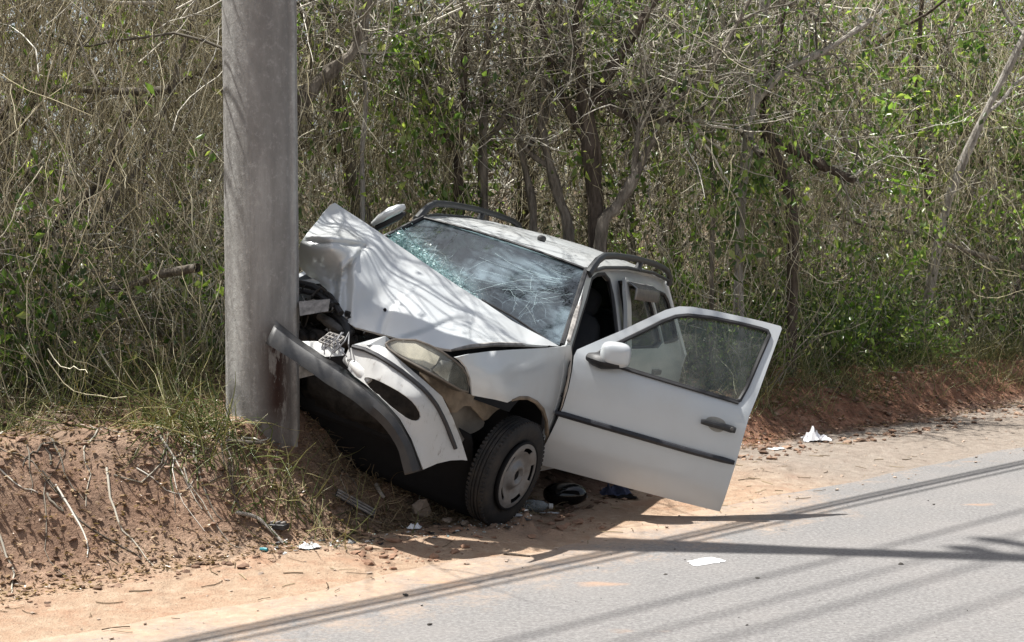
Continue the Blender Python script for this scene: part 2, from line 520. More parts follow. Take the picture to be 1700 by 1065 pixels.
m.p(Base_Color=c, Roughness=.93, Specular_IOR_Level=.25); m.bump(m.math('ADD', sp_, m.math('MULTIPLY', st, .5)), .5, .012); CONCRETE = m.m

# ground: sandy shoulder, red earth bank, dark humus under the bushes
m = NT('earth')
n1 = m.noise(1.3, detail=8); n2 = m.noise(14, detail=9, rough=.7); n3 = m.noise(90, detail=5); n4 = m.noise(5, m.coord((1, 1, 1)), detail=9, rough=.65, dist=.6)
sand = m.ramp(n2, [(.3, (.33, .225, .155)), (.55, (.43, .315, .225)), (.75, (.52, .41, .31))])
sand = m.mix(m.ramp(n4, [(.48, 0.0), (.68, .6)]), sand, (.37, .205, .13))
sand = m.mix(m.attr('grey'), sand, m.ramp(n2, [(.3, (.20, .175, .15)), (.7, (.32, .285, .25))]))
red = m.ramp(n4, [(.34, (.15, .092, .065)), (.5, (.28, .175, .12)), (.66, (.40, .275, .195))])
red = m.mix(m.ramp(n1, [(.4, 0.0), (.68, .7)]), red, (.27, .205, .155))
red = m.mix(m.math('MULTIPLY', m.attr('redness'), .75), red, m.ramp(n4, [(.34, (.11, .05, .03)), (.52, (.27, .125, .075)), (.68, (.38, .21, .14))]))
hum = m.ramp(n2, [(.35, (.055, .04, .026)), (.65, (.15, .11, .07))])
c = m.mix(m.attr('bank'), sand, red); c = m.mix(m.attr('humus'), c, hum)
c = m.mix(m.ramp(n3, [(.28, .6), (.42, 0.0)]), c, (.12, .075, .05))
m.p(Base_Color=c, Roughness=1.0, Specular_IOR_Level=.15); m.bump(m.math('ADD', m.math('ADD', n2, m.math('MULTIPLY', n3, .35)), m.math('MULTIPLY', n4, .8)), .9, .035); EARTH = m.m

m = NT('asphalt')
a1 = m.noise(240, detail=4, rough=.7); a2 = m.noise(1.2, detail=7); a3 = m.noise(55, detail=6, rough=.7)
vr = m.n('TexVoronoi'); vr.inputs['Scale'].default_value = 150; m.t.links.new(m.coord(), vr.inputs['Vector'])
c = m.ramp(a3, [(.32, (.125, .12, .118)), (.5, (.19, .184, .18)), (.68, (.27, .262, .255))])
c = m.mix(m.ramp(a1, [(.58, 0.0), (.7, .6)]), c, (.42, .41, .40))
c = m.mix(m.ramp(vr.outputs['Distance'], [(.0, .35), (.3, 0.0)]), c, (.08, .078, .078))
c = m.mix(m.ramp(a2, [(.45, 0.0), (.75, .4)]), c, (.27, .25, .235))
sdv = m.attr('sand')                                           # sand thrown on the edge of the road
pat = m.noise(3.4, m.coord((1, 1, 1)), detail=9, rough=.7, dist=.4)
pat2 = m.noise(30, detail=9, rough=.75)
pat = m.math('ADD', m.math('MULTIPLY', pat, 1.1), m.math('MULTIPLY', pat2, .9))
dirt = m.ramp(m.math('ADD', m.math('SUBTRACT', pat, .5), m.math('MULTIPLY', m.math('SUBTRACT', sdv, .5), 1.0)), [(.42, 0.0), (.95, .9)])
c = m.mix(dirt, c, m.ramp(m.noise(14, detail=9, rough=.7), [(.3, (.33, .225, .155)), (.55, (.43, .315, .225)), (.75, (.52, .41, .31))]))
spots = m.n('TexNoise'); spots.inputs['Scale'].default_value = 1.1; spots.inputs['Detail'].default_value = 6; m.t.links.new(m.coord((1.0, 2.2, 1)), spots.inputs['Vector'])
c = m.mix(m.ramp(spots.outputs['Fac'], [(.66, 0.0), (.72, .5)]), c, (.45, .27, .16))
m.p(Base_Color=c, Roughness=.93, Specular_IOR_Level=.25); m.bump(m.math('ADD', a3, m.math('MULTIPLY', a1, .8)), .6, .008); ASPHALT = m.m

def bark(name, c0, c1, c2, sc_=9):
    m = NT(name); st = m.noise(sc_, m.coord((3, 3, .5)), detail=9, rough=.7); bl = m.noise(4, detail=5)
    c = m.ramp(st, [(.34, c0), (.52, c1), (.7, c2)]); c = m.mix(m.ramp(bl, [(.5, 0.0), (.75, .5)]), c, c2)
    m.p(Base_Color=c, Roughness=.95, Specular_IOR_Level=.15); m.bump(st, .9, .03); return m.m
BARK = bark('grey_bark', (.07, .06, .05), (.20, .175, .145), (.36, .325, .28))
BARKP = bark('pale_bark', (.16, .145, .125), (.34, .315, .28), (.52, .49, .45))
BARKD = bark('dark_bark', (.04, .032, .026), (.10, .08, .065), (.20, .165, .135))
def twig(name, stops):
    m = NT(name); c = m.ramp(m.island(), stops)
    m.p(Base_Color=c, Roughness=.85, Specular_IOR_Level=.25); return m.m
TWIG = twig('dry_twig', [(0, (.09, .08, .065)), (.4, (.26, .235, .19)), (.75, (.50, .465, .39)), (1, (.74, .71, .63))])
VINE = twig('dry_vine', [(0, (.12, .10, .06)), (.3, (.30, .26, .16)), (.7, (.52, .46, .31)), (1, (.74, .69, .53))])
def leafmat(name, stops, tr_=.45):
    m = NT(name); c = m.ramp(m.island(), stops)
    m.p(Base_Color=c, Roughness=.30, Specular_IOR_Level=.6)
    t2 = m.mix(1.0, c, (1.5, 1.7, .7), 'MULTIPLY')
    m.translucent(t2, tr_); return m.m
LEAF = leafmat('green_leaf', [(0, (.04, .075, .022)), (.5, (.085, .145, .04)), (.85, (.17, .235, .08)), (1, (.33, .37, .12))])
LEAFB = leafmat('bright_leaf', [(0, (.09, .16, .035)), (.6, (.19, .28, .08)), (1, (.40, .45, .16))], .5)
LEAFD = leafmat('dull_leaf', [(0, (.05, .07, .03)), (.5, (.12, .145, .06)), (.8, (.22, .235, .11)), (1, (.38, .36, .22))], .45)
DRYLEAF = leafmat('dead_leaf', [(0, (.10, .06, .03)), (.5, (.22, .14, .08)), (1, (.40, .30, .19))], .2)
GRASSM = leafmat('roadside_grass', [(0, (.08, .12, .03)), (.5, (.18, .20, .07)), (.8, (.34, .30, .15)), (1, (.50, .44, .26))], .35)

# ------------------------------------------------------------------ ground
NRM = np.array([-0.692, 0.722]); RDV = np.array([0.722, 0.692])      # across the road to the verge, along the road
def st_of(x, y): return NRM[0] * x + NRM[1] * y, RDV[0] * x + RDV[1] * y
def xy_of(s, t): return NRM[0] * s + RDV[0] * t, NRM[1] * s + RDV[1] * t

def rot_ypr(y, p, r):
    cy, sy, cp, sp, cr, sr = math.cos(y), math.sin(y), math.cos(p), math.sin(p), math.cos(r), math.sin(r)
    return np.array([[cy, -sy, 0], [sy, cy, 0], [0, 0, 1]]) @ np.array([[cp, 0, sp], [0, 1, 0], [-sp, 0, cp]]) @ np.array([[1, 0, 0], [0, cr, -sr], [0, sr, cr]])
CM = rot_ypr(R(-110.7), R(-4.7), R(-16.3))            # the car lies rolled to its left, its nose up the bank
CT = np.array([-0.824, 7.856, 0.308])
def carl(P): return (np.asarray(P, float) - CT) @ CM
def carw(P): return np.asarray(P, float) @ CM.T + CT
CN = CM[:, 2]

def height(x, y):
    x = np.asarray(x, float); y = np.asarray(y, float)
    s, t = st_of(x, y)
    s = s + .16 * fbm(x * .9 + 3, y * .9, 3)
    foot = 5.80 + .50 * ss((t - 4.7) / 1.6) + .10 * ss((t - 7.5) / 1.5)
    wd = .62 + .25 * ss((t - 4.6) / 1.0) - .35 * ss((t - 7.4) / 1.0)
    top = .54 - .24 * ss((t - 7.2) / 1.2)
    b = ss((s - foot) / wd)
    z = -.016 + .022 * ss((s - 4.7) / .8) + .045 * ss((s - 5.2) / .8) + top * b + .07 * np.clip(s - foot - wd, 0, 60)
    # eroded ledges on the bank
    z = z + b * .022 * np.abs(fbm(x * 8, y * 8, 4)) - b * .05 * np.abs(fbm(x * 3.4 + 9, y * 3.4, 3)) + b * (1 - .75 * ss((s - foot - wd - .2) / .8)) * (.12 * fbm(x * 3.1, y * 3.1, 4)) + (.012 + .03 * b) * fbm(x * 7, y * 7, 3) * ss((s - 5.15) / .5)
    # ground cut away under the car
    zc = CT[2] - (CN[0] * (x - CT[0]) + CN[1] * (y - CT[1])) / CN[2] - .02
    d = np.stack([x - CT[0], y - CT[1], zc - CT[2]], -1)
    lx = d @ CM[:, 0]; ly = d @ CM[:, 1]
    m = ss((lx + 3.9) / .5) * ss((1.15 - lx) / .5) * ss((1.15 - np.abs(ly)) / .3)
    m = m * (1 - ss((lx + .45) / .4) * ss((.12 - ly) / .35))          # the bank still stands round the pole
    z = np.where(z > zc, z * (1 - m) + zc * m, z)
    # soil heaved up round the sunken wheel
    z = z + .078 * np.exp(-((x - .03) / .21) ** 2 - ((y - 7.42) / .085) ** 2) * (1 + 1.6 * fbm(x * 14, y * 14, 4)) + .04 * np.exp(-((x + .25) / .35) ** 2 - ((y - 7.25) / .16) ** 2)
    # earth on the far side of the road
    z = z + .25 * ss((-s - 3.6) / 2.5)
    return z
def grid_axis(lo, a, b, hi, fine, ratio=1.22):
    x = list(np.arange(a, b, fine)); q = fine; v = b
    while v < hi: x.append(v); q *= ratio; v += q
    x.append(hi); q = fine; v = a - fine; L = []
    while v > lo: L.append(v); q *= ratio; v -= q
    L.append(lo)
    return np.array(L[::-1] + x)
gs = grid_axis(-500, 4.75, 8.2, 600, .028); gt = grid_axis(-500, 1.6, 10.6, 900, .03)
S_, T_ = np.meshgrid(gs, gt, indexing='ij')
X_, Y_ = xy_of(S_, T_)
Z_ = height(X_, Y_)
n_, m_ = X_.shape
ii = np.arange(n_ * m_).reshape(n_, m_)
Q_ = np.stack([ii[:-1, :-1], ii[1:, :-1], ii[1:, 1:], ii[:-1, 1:]], -1).reshape(-1, 4)
me = mesh_np('ground', np.stack([X_, Y_, Z_], -1).reshape(-1, 3), Q_[:, ::-1])
sj = S_ + .2 * fbm(X_ * 1.3, Y_ * 1.3, 4)
ft = 5.80 + .50 * ss((T_ - 4.7) / 1.6) + .10 * ss((T_ - 7.5) / 1.5)
def vattr(me, name, val):
    a_ = me.attributes.new(name, 'FLOAT', 'POINT'); a_.data.foreach_set('value', np.asarray(val, np.float32).ravel())
vattr(me, 'bank', np.maximum(ss((sj - ft + .12) / .3), .8 * np.exp(-((X_ - .03) / .26) ** 2 - ((Y_ - 7.42) / .12) ** 2)))
vattr(me, 'humus', ss((sj - ft - .75) / .8))
vattr(me, 'redness', ss((T_ - 6.0) / 2))
vattr(me, 'grey', .85 * ss((T_ - 6.9) / 1.3))
ground = link('ground', me, EARTH); ground['kind'] = 'structure'

rs = np.r_[np.linspace(-4.2, 3.0, 30), np.linspace(3.1, 5.6, 60)]; rt_ = grid_axis(-120, 0, 12, 200, .06)
S_, T_ = np.meshgrid(rs, rt_, indexing='ij'); X_, Y_ = xy_of(S_, T_)
edge = S_ + .12 * fbm(X_ * .9 + 3, Y_ * .9, 3)
Z_ = .002 - .004 * ss((S_ - 4.6) / .8) - .03 * ss((S_ - 5.3) / .25)
n_, m_ = X_.shape; ii = np.arange(n_ * m_).reshape(n_, m_)
Q_ = np.stack([ii[:-1, :-1], ii[1:, :-1], ii[1:, 1:], ii[:-1, 1:]], -1).reshape(-1, 4)
me = mesh_np('road', np.stack([X_, Y_, Z_], -1).reshape(-1, 3), Q_[:, ::-1])
vattr(me, 'sand', np.clip((edge - 4.0) / 1.25, 0, 1.1) * (1 - .55 * ss((T_ - 6.2) / 1.8)))
road = link('road', me, ASPHALT); road['kind'] = 'structure'

def gz(x, y): return float(height(np.array([x]), np.array([y]))[0])
def on_ground(px, py):
    """where the sight line of a pixel meets the ground"""
    d = FW + RT * (px - 850) / F + UP * (532.5 - py) / F
    D = np.linspace(3, 40, 3000); P = CAM + D[:, None] * d
    hz = height(P[:, 0], P[:, 1]); hz = np.maximum(hz, 0.0)
    k = np.argmax(P[:, 2] < hz); p = P[k]; p[2] = hz[k]; return p

# ------------------------------------------------------------------ pole with its cables
PB = np.array([-1.262, 7.60]); PZ = gz(*PB) - .12
pole = empty('utility_pole', (PB[0], PB[1], PZ), 'tall weathered grey concrete utility pole the wrecked car is wrapped against', 'pole')
V = []; NZ, NA = 90, 72
for k in range(NZ + 1):
    z = -.5 + 12.9 * (k / NZ) ** 1.35
    r0 = np.interp(z, [0, 3.6, 7, 12.4], [.1835, .1825, .095, .075])
    for j in range(NA):
        th = 2 * math.pi * j / NA
        # round with two flattened, ribbed sides
        e = 1 + .018 * max(0, math.cos(2 * (th + .55))) ** 8 + .010 * math.cos(4 * th)
        rr = r0 * e
        ridge = math.exp(-((th - 5.92) / .05) ** 2) * .010 - math.exp(-((th - 5.78) / .035) ** 2) * .010
        V.append(((rr + ridge) * math.cos(th), (rr + ridge) * math.sin(th), z))
V = np.array(V)
V[:, 0] += .0022 * fbm(V[:, 2] * 3, np.arctan2(V[:, 1], V[:, 0]) * 2, 4)
ii = np.arange((NZ + 1) * NA).reshape(NZ + 1, NA)
Q_ = np.stack([ii[:-1], np.roll(ii, -1, 1)[:-1], np.roll(ii, -1, 1)[1:], ii[1:]], -1).reshape(-1, 4)
Q_ = np.r_[Q_, [[ii[-1, 0], ii[-1, 18], ii[-1, 36], ii[-1, 54]]]]
me = mesh_np('shaft', V, Q_); 
ang = np.arctan2(V[:, 1], V[:, 0])
vattr(me, 'impact', np.exp(-((ang + 1.0) / .42) ** 2))
am = np.mod(ang, 6.2832); vattr(me, 'dark_side', ss((am - 4.55) / .3) * ss((5.86 - am) / .12))  # darker span right of the camera side, set by angle
vattr(me, 'pale_strip', np.exp(-((np.mod(ang, 6.2832) - 5.98) / .07) ** 2) + .6 * np.exp(-((np.mod(ang, 6.2832) - 4.05) / .10) ** 2) )  # paler vertical strips at two angles
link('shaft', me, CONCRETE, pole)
CABN = np.array([NRM[0], NRM[1], 0]); CABR = np.array([RDV[0], RDV[1], 0])
for hgt, off, wdt in ((11.9, 0, 2.1), (10.6, 0, 1.3)):
    mb = MB(); rot = np.stack([CABN, CABR, [0, 0, 1]], 1)
    mb.box(np.array([0, 0, hgt]) - CABR * .2, (wdt, .10, .12), rot)
    mb.build('crossarm', BARKD, pole)
    for k in (-1, -.35, .35, 1):
        q = MB(); q.lathe([(0, 0), (.03, 0), (.03, .05), (.055, .06), (.055, .09), (.03, .1), (.05, .12), (.05, .15), (.02, .17), (0, .17)], 12, (rotm('X', 90), np.array([0, 0, hgt + .06]) - CABR * .2 + CABN * (k * (wdt / 2 - .08))))
        q.build('insulator', CERAMIC, pole)
def cable(s0, h, r_, label, sag=.35):
    pts = []
    for k in range(61):
        u = (k - 30) / 30; t_ = 4.3 + 34 * u
        x, y = xy_of(s0, t_); pts.append((x, y, h - 4 * sag * abs(u) * (1 - abs(u))))
    tag(MB().tube(pts, r_, 6).build('overhead_cable', CABLE), label, 'cable', 'overhead cables along the road')
k_ = .803 / math.tan(SUN_EL)         # sideways travel of a shadow per metre of height
for s_sh, h, r_, lb in ((4.84, 5.55, .018, 'thick low telephone cable strung along the road from the pole'), (4.78, 5.75, .024, 'thickest low telephone cable bundle just above the lowest one'),
                        (4.69, 5.9, .016, 'thin telephone cable running above the thick cable bundle'), (3.97, 10.75, .017, 'power wire on the lower crossarm of the pole, verge side'),
                        (3.68, 10.8, .013, 'power wire on the lower crossarm of the pole, next towards the road'), (3.44, 12.0, .016, 'high power wire on the upper crossarm of the pole'),
                        (3.05, 12.1, .013, 'highest power wire on the road end of the upper crossarm')):
    cable(s_sh + k_ * h, h, r_, lb)

# ------------------------------------------------------------------ thicket
g = np.random.default_rng(21)
def front_s(t):
    """where the thicket begins, metres from the camera line, along the road (it stands back behind the car)"""
    return 6.95 + 1.35 * ss((t - 4.7) / 1.6) * (1 - ss((t - 7.7) / .9)) + .25 * (_perm[(np.asarray(t) * 3).astype(int) % 256, 9] - .5)
def clear_of_car(P):
    L = carl(P.reshape(-1, 3)).reshape(P.shape)
    x, y, z = L[..., 0], np.abs(L[..., 1]), L[..., 2]
    hit = (x > -3.5) & (x < .12) & (y < .98) & (z < 1.85) & (z > .10) | (x > .1) & (x < 1.0) & (L[..., 1] > -.34) & (y < .95) & (z > .22) & (z < 1.3)
    pl = (np.hypot(P[..., 0] - PB[0], P[..., 1] - PB[1]) < .20)
    bad = hit | pl
    return ~bad.any(axis=1) if bad.ndim == 2 else ~bad
def scatter(n, s_in, s_out, t0=-3.0, t1=22.0, pw=1.0):
    t = g.uniform(t0, t1, n); s = front_s(t) + s_in + (s_out - s_in) * g.random(n) ** pw
    x, y = xy_of(s, t); return x, y, s, t

SUNV = np.array([-SUN_FROM[0] * math.cos(SUN_EL), -SUN_FROM[1] * math.cos(SUN_EL), -math.sin(SUN_EL)])
def sun_keep(P, keep=.10):
    """the thicket is thin over the wreck: most of what would stand between it and the sun is left out"""
    M_ = P[:, P.shape[1] // 2] if P.ndim == 3 else P
    Q = M_ + SUNV * ((M_[:, 2] - 1.05) / -SUNV[2])[:, None]
    L = carl(Q); hit = (L[:, 0] > -2.6) & (L[:, 0] < 1.3) & (np.abs(L[:, 1]) < 1.0) & (M_[:, 2] > 1.1)
    Q2 = M_ + SUNV * ((M_[:, 2] - .3) / -SUNV[2])[:, None]; s, t = st_of(Q2[:, 0], Q2[:, 1])
    bank = (s < 6.9) & (t < 4.9) & (M_[:, 2] > .9)
    r_ = g.random(len(M_))
    return ~(hit & (r_ > keep)) & ~(bank & (r_ > .22))
def edge_top(s, t): return 1.35 + 1.75 * np.clip(s - front_s(t), 0, 9) + .35 * g.standard_normal(np.shape(s))
def stuff_tubes(name, P, Rr, mat, sides=3, keep=.10):
    k = clear_of_car(P) & sun_keep(P, keep); V, Fq = tubes_np(P[k], Rr[k], sides)
    o = link(name, mesh_np(name, V, Fq), mat); o['kind'] = 'stuff'; return o
def stuff_leaves(name, C_, L, W, mat, droop=.6):
    k = clear_of_car(C_[:, None]) & sun_keep(C_, .06); V, T3 = leaves_np(C_[k], L[k], W[k], g, droop)
    o = link(name, mesh_np(name, V, T3), mat); o['kind'] = 'stuff'; return o

# hanging dry creepers: curtains that fall from the branches
def curtains(n, s_in, s_out, zlo, zhi, lmin, lmax, K=8, rr=(.0016, .0036), t0=-3, t1=22, slant=.25):
    nc = n // 40
    x, y, s, t = scatter(nc, s_in, s_out, t0, t1, 1.3)
    zt = np.minimum(g.uniform(zlo, zhi, nc), np.maximum(edge_top(s, t), .4)); base = height(x, y)
    ci = g.integers(0, nc, n)
    st_ = np.stack([x[ci] + g.normal(0, .22, n), y[ci] + g.normal(0, .22, n), base[ci] + np.maximum(zt[ci] + g.normal(0, .35, n), .3)], -1)
    lean = g.normal(0, .35, (nc, 2))
    d = np.stack([lean[ci, 0] + g.normal(0, slant, n), lean[ci, 1] + g.normal(0, slant, n), -np.ones(n)], -1)
    P = wander(st_, d, g.uniform(lmin, lmax, n), K, g, .24, .06)
    low = height(P[..., 0].ravel(), P[..., 1].ravel()).reshape(P.shape[:2]); P[..., 2] = np.maximum(P[..., 2], low + .01)
    Rr = g.uniform(*rr, n)[:, None] * np.linspace(1, .6, K)[None]
    return P, Rr
P, Rr = curtains(4500, .5, 2.6, .4, 4.3, .25, 1.0)
stuff_tubes('hanging_vines', P, Rr, VINE)
P, Rr = curtains(12000, .2, 2.2, .3, 4.3, .2, .85, t0=2, t1=8.2, slant=.18)
stuff_tubes('hanging_vines', P, Rr, VINE)
P, Rr = curtains(3800, 1.5, 5.5, .8, 5.0, .5, 1.8, 7, (.0025, .005))
stuff_tubes('hanging_vines', P, Rr, VINE)

# bare twigs at every angle
def twigs(n, s_in, s_out, zlo, zhi, lmin, lmax, rr, K=7, up=.15, wob=.16):
    x, y, s, t = scatter(n, s_in, s_out)
    z = height(x, y) + np.minimum(zlo + (zhi - zlo) * g.random(n), np.maximum(edge_top(s, t), .2))
    d = g.standard_normal((n, 3)) * (1, 1, .7); d[:, 2] += up
    P = wander(np.stack([x, y, z], -1), d, g.uniform(lmin, lmax, n), K, g, wob, -.01)
    P[..., 2] = np.maximum(P[..., 2], height(P[..., 0].ravel(), P[..., 1].ravel()).reshape(P.shape[:2]) + .01)
    k = (P @ np.array([NRM[0], NRM[1], 0]) > front_s(P @ np.array([RDV[0], RDV[1], 0])) - .35).all(1)
    return P[k], (g.uniform(*rr, n)[:, None] * np.linspace(1, .35, K)[None])[k]
P, Rr = twigs(6500, .25, 2.6, .1, 4.4, .25, 1.0, (.0025, .006), 7, .15, .24); stuff_tubes('dry_twigs', P, Rr, TWIG, 3, .35)
P, Rr = twigs(420, .1, 3.0, .2, 4.6, .8, 2.0, (.006, .013), 9, .3, .22); stuff_tubes('dry_branches', P, Rr, TWIG, 5, .8)
P, Rr = twigs(3200, 2.5, 6.5, .3, 6.0, .7, 2.4, (.004, .011)); stuff_tubes('dry_twigs', P, Rr, TWIG)

P, Rr = twigs(130, .1, 3.0, .0, 3.0, 1.4, 3.2, (.018, .036), 12, .9, .13); stuff_tubes('dead_limbs', P, Rr, BARK, 8, .5)
P, Rr = twigs(30, .1, 3.0, .0, 3.0, 1.4, 3.2, (.018, .040), 12, .7, .15); stuff_tubes('dead_limbs', P, Rr, BARKD, 8, .5)
# leaves caught among the twigs
def leaf_clusters(n, nc, s_in, s_out, zlo, zhi, spread, size, t0=-3, t1=22):
    x, y, s, t = scatter(nc, s_in, s_out, t0, t1); z = height(x, y) + np.minimum(g.uniform(zlo, zhi, nc), np.maximum(edge_top(s, t), .3))
    ci = g.integers(0, nc, n); C_ = np.stack([x, y, z], -1)[ci] + g.normal(0, 1, (n, 3)) * (spread * (.4 + g.random(nc)))[ci, None]
    C_[:, 2] = np.maximum(C_[:, 2], height(C_[:, 0], C_[:, 1]) + .02)
    L = g.uniform(*size, n); return C_, L, L * g.uniform(.38, .6, n)
C_, L, W = leaf_clusters(14000, 500, .1, 2.6, .5, 5.0, .22, (.03, .075)); stuff_leaves('vine_leaves', C_, L, W, LEAFD, .8)
C_, L, W = leaf_clusters(9000, 300, .02, 1.8, .4, 4.6, .12, (.045, .10)); stuff_leaves('vine_leaves', C_, L, W, LEAFB, .7)
C_, L, W = leaf_clusters(10000, 230, .02, 2.2, .3, 4.6, .14, (.05, .11), 6.6, 22); stuff_leaves('vine_leaves', C_, L, W, LEAF, .7)
C_, L, W = leaf_clusters(7000, 190, .02, 2.2, .3, 4.6, .15, (.05, .10), 6.6, 22); stuff_leaves('vine_leaves', C_, L, W, LEAFB, .7)
P, Rr = curtains(7000, .15, 2.2, .4, 4.6, .25, 1.0, t0=8, t1=20); stuff_tubes('hanging_vines', P, Rr, VINE)

# the wood further back, one mass
n = 13000
x, y, s, t = scatter(n, 5.0, 16.0, -8, 40); z = height(x, y) + np.minimum(6.5, 2.0 + .5 * (s - front_s(t))) * g.random(n) ** 1.1
C_ = np.stack([x, y, z], -1) + .25 * np.stack([fbm(x * 2, z * 2), fbm(y * 2, z * 2), fbm(x * 2, y * 2)], -1)
L = g.uniform(.08, .20, n)
o = link('distant_wood', mesh_np('distant_wood', *leaves_np(C_, L, L * .55, g, .4)), LEAFB); o['kind'] = 'stuff'
n = 3000
x, y, s, t = scatter(n, 5.0, 16.0, -8, 40); z0 = height(x, y)
P = wander(np.stack([x, y, z0 + g.uniform(0, 3.2, n)], -1), np.stack([g.normal(0, .5, n), g.normal(0, .5, n), np.ones(n)], -1), g.uniform(1, 2.6, n), 7, g, .14)
V, Fq = tubes_np(P, g.uniform(.012, .035, n)[:, None] * np.linspace(1, .4, 7)[None], 4)
o = link('distant_wood', mesh_np('distant_wood', V, Fq), BARK); o['kind'] = 'stuff'

# thin branches that reach out over the wreck from the thicket, above the picture; they throw the net of shadows on it
n = 74; t = g.uniform(3.3, 8.0, n); s = 7.25 + 1.2 * ss((t - 4.7) / 1.6) * (1 - ss((t - 7.7) / .9)) + g.uniform(-.1, .5, n); x, y = xy_of(s, t)
d = np.stack([-NRM[0] * np.ones(n), -NRM[1] * np.ones(n), .25 * np.ones(n)], -1) + g.normal(0, .38, (n, 3))
OB = wander(np.stack([x, y, g.uniform(2.7, 4.3, n)], -1), d, g.uniform(.8, 1.7, n), 10, g, .13, .01)
V, Fq = tubes_np(OB, g.uniform(.006, .014, n)[:, None] * np.linspace(1, .4, 10)[None], 5); o = link('overhanging_branches', mesh_np('overhanging_branches', V, Fq), TWIG); o['kind'] = 'stuff'
n = 620; k = g.integers(0, len(OB), n); OT = wander(OB[k, g.integers(2, 10, n)], g.standard_normal((n, 3)) - .4 * np.array([NRM[0], NRM[1], 0]), g.uniform(.2, .8, n), 7, g, .2)
V, Fq = tubes_np(OT, g.uniform(.0025, .005, n)[:, None] * np.linspace(1, .4, 7)[None], 4); o = link('overhanging_twigs', mesh_np('overhanging_twigs', V, Fq), TWIG); o['kind'] = 'stuff'
n = 900; C_ = OT[g.integers(0, len(OT), n), 6] + g.normal(0, .05, (n, 3)); s_, t_ = st_of(C_[:, 0], C_[:, 1]); k = (t_ > 5.0) | (g.random(n) < .25); L = g.uniform(.03, .07, k.sum())
o = link('overhanging_leaves', mesh_np('overhanging_leaves', *leaves_np(C_[k], L, L * .5, g, .6)), LEAFD); o['kind'] = 'stuff'

# ---- trees one can tell apart
def smooth_path(pts, rad, n=18):
    G = np.array(pts, float); u = np.linspace(0, len(G) - 1, n); out = []
    for q in u:
        i = int(min(q, len(G) - 2)); f_ = q - i; p = [G[max(i - 1, 0)], G[i], G[i + 1], G[min(i + 2, len(G) - 1)]]
        out.append(.5 * (2 * p[1] + (p[2] - p[0]) * f_ + (2 * p[0] - 5 * p[1] + 4 * p[2] - p[3]) * f_ ** 2 + (3 * p[1] - p[0] - 3 * p[2] + p[3]) * f_ ** 3))
    out = np.array(out)
    return out, np.interp(u, np.linspace(0, len(G) - 1, len(rad)), rad)
def limb_mesh(mb, P, r_, sides=9, knot=.12):
    r_ = r_ * (1 + knot * np.random.default_rng(len(mb.v) + 5).standard_normal(len(r_)))
    mb.tube(P, r_, sides)
def twig_crown(paths, n, gg, lmin, lmax, rr, K=7, up=.25):
    """fine twigs growing out of given limbs"""
    st_ = []; dr = []
    for P in paths:
        k = gg.integers(max(1, len(P) // 3), len(P), n // len(paths) + 1)
        tg = np.gradient(P, axis=0)[k]; tg /= np.linalg.norm(tg, axis=1)[:, None] + 1e-9
        st_.append(P[k]); dr.append(tg * .5 + gg.standard_normal((len(k), 3)) * .75 + (0, 0, up))
    st_ = np.concatenate(st_); dr = np.concatenate(dr)
    P = wander(st_, dr, gg.uniform(lmin, lmax, len(st_)), K, gg, .3, -.01)
    return P, gg.uniform(*rr, len(st_))[:, None] * np.linspace(1, .3, K)[None]
def build_tree(name, base, trunk, trad, limbs, label, group=None, mat=None, leafmat=LEAFD, ntw=70, nlf=350, seed=1, lsize=(.04, .08), wrld=True):
    gg = np.random.default_rng(seed)
    root = empty(name, base, label, 'tree', group); b = np.array(base, float)
    mat = mat or BARK
    P, r_ = smooth_path(trunk, trad, 26); mb = MB(); limb_mesh(mb, P - b, r_, 10); mb.build('trunk', mat, root)
    all_ = [P[12:]]
    for pts, rad in limbs:
        Q, q_ = smooth_path(pts, rad, 16); mb = MB(); limb_mesh(mb, Q - b, q_, 8); mb.build('limb', mat, root); all_.append(Q)
    TP, TR = twig_crown(all_, ntw, gg, .3, .95, (.004, .010))
    k = clear_of_car(TP) & (sun_keep(TP, .3) if wrld else True); TP, TR = TP[k], TR[k]
    V, Fq = tubes_np(TP - b, TR, 4); o = link('twigs', mesh_np('twigs', V, Fq), TWIG, root); o['kind'] = 'stuff'
    T2 = wander(TP[gg.integers(0, len(TP), ntw * 2), 3], gg.standard_normal((ntw * 2, 3)) + (0, 0, .1), gg.uniform(.2, .7, ntw * 2), 5, gg, .2)
    k = clear_of_car(T2) & (sun_keep(T2, .3) if wrld else True); T2 = T2[k]
    V, Fq = tubes_np(T2 - b, np.full(len(T2), .0032)[:, None] * np.linspace(1, .4, 5)[None], 3); o = link('twigs', mesh_np('twigs', V, Fq), TWIG, root); o['kind'] = 'stuff'
    if nlf:
        ends = np.concatenate([TP[:, -1], T2[:, -1], T2[:, 3]]); c = ends[gg.integers(0, len(ends), nlf)] + gg.normal(0, .07, (nlf, 3))
        L = gg.uniform(*lsize, nlf); V, T3 = leaves_np(c - b, L, L * .5, gg, .7); o = link('foliage', mesh_np('foliage', V, T3), leafmat, root); o['kind'] = 'stuff'
    return root
def ptree(name, D, trunk, limbs, label, **k):
    """a tree whose trunk and limbs run through these pixels, D metres off; the pixel radius gives the girth"""
    def conv(pp): return [at(px, py, D + dz) for px, py, _, dz in [(*q, 0) if len(q) == 3 else q for q in pp]], [q[2] * D / F for q in pp]
    tp, tr = conv(trunk)
    b = tp[0].copy(); b[2] = gz(b[0], b[1]) - .05
    tp = [np.array([b[0], b[1], b[2]])] + tp; tr = [tr[0] * 1.15] + tr
    return build_tree(name, b, tp, tr, [conv(l) for l in limbs], label, **k)
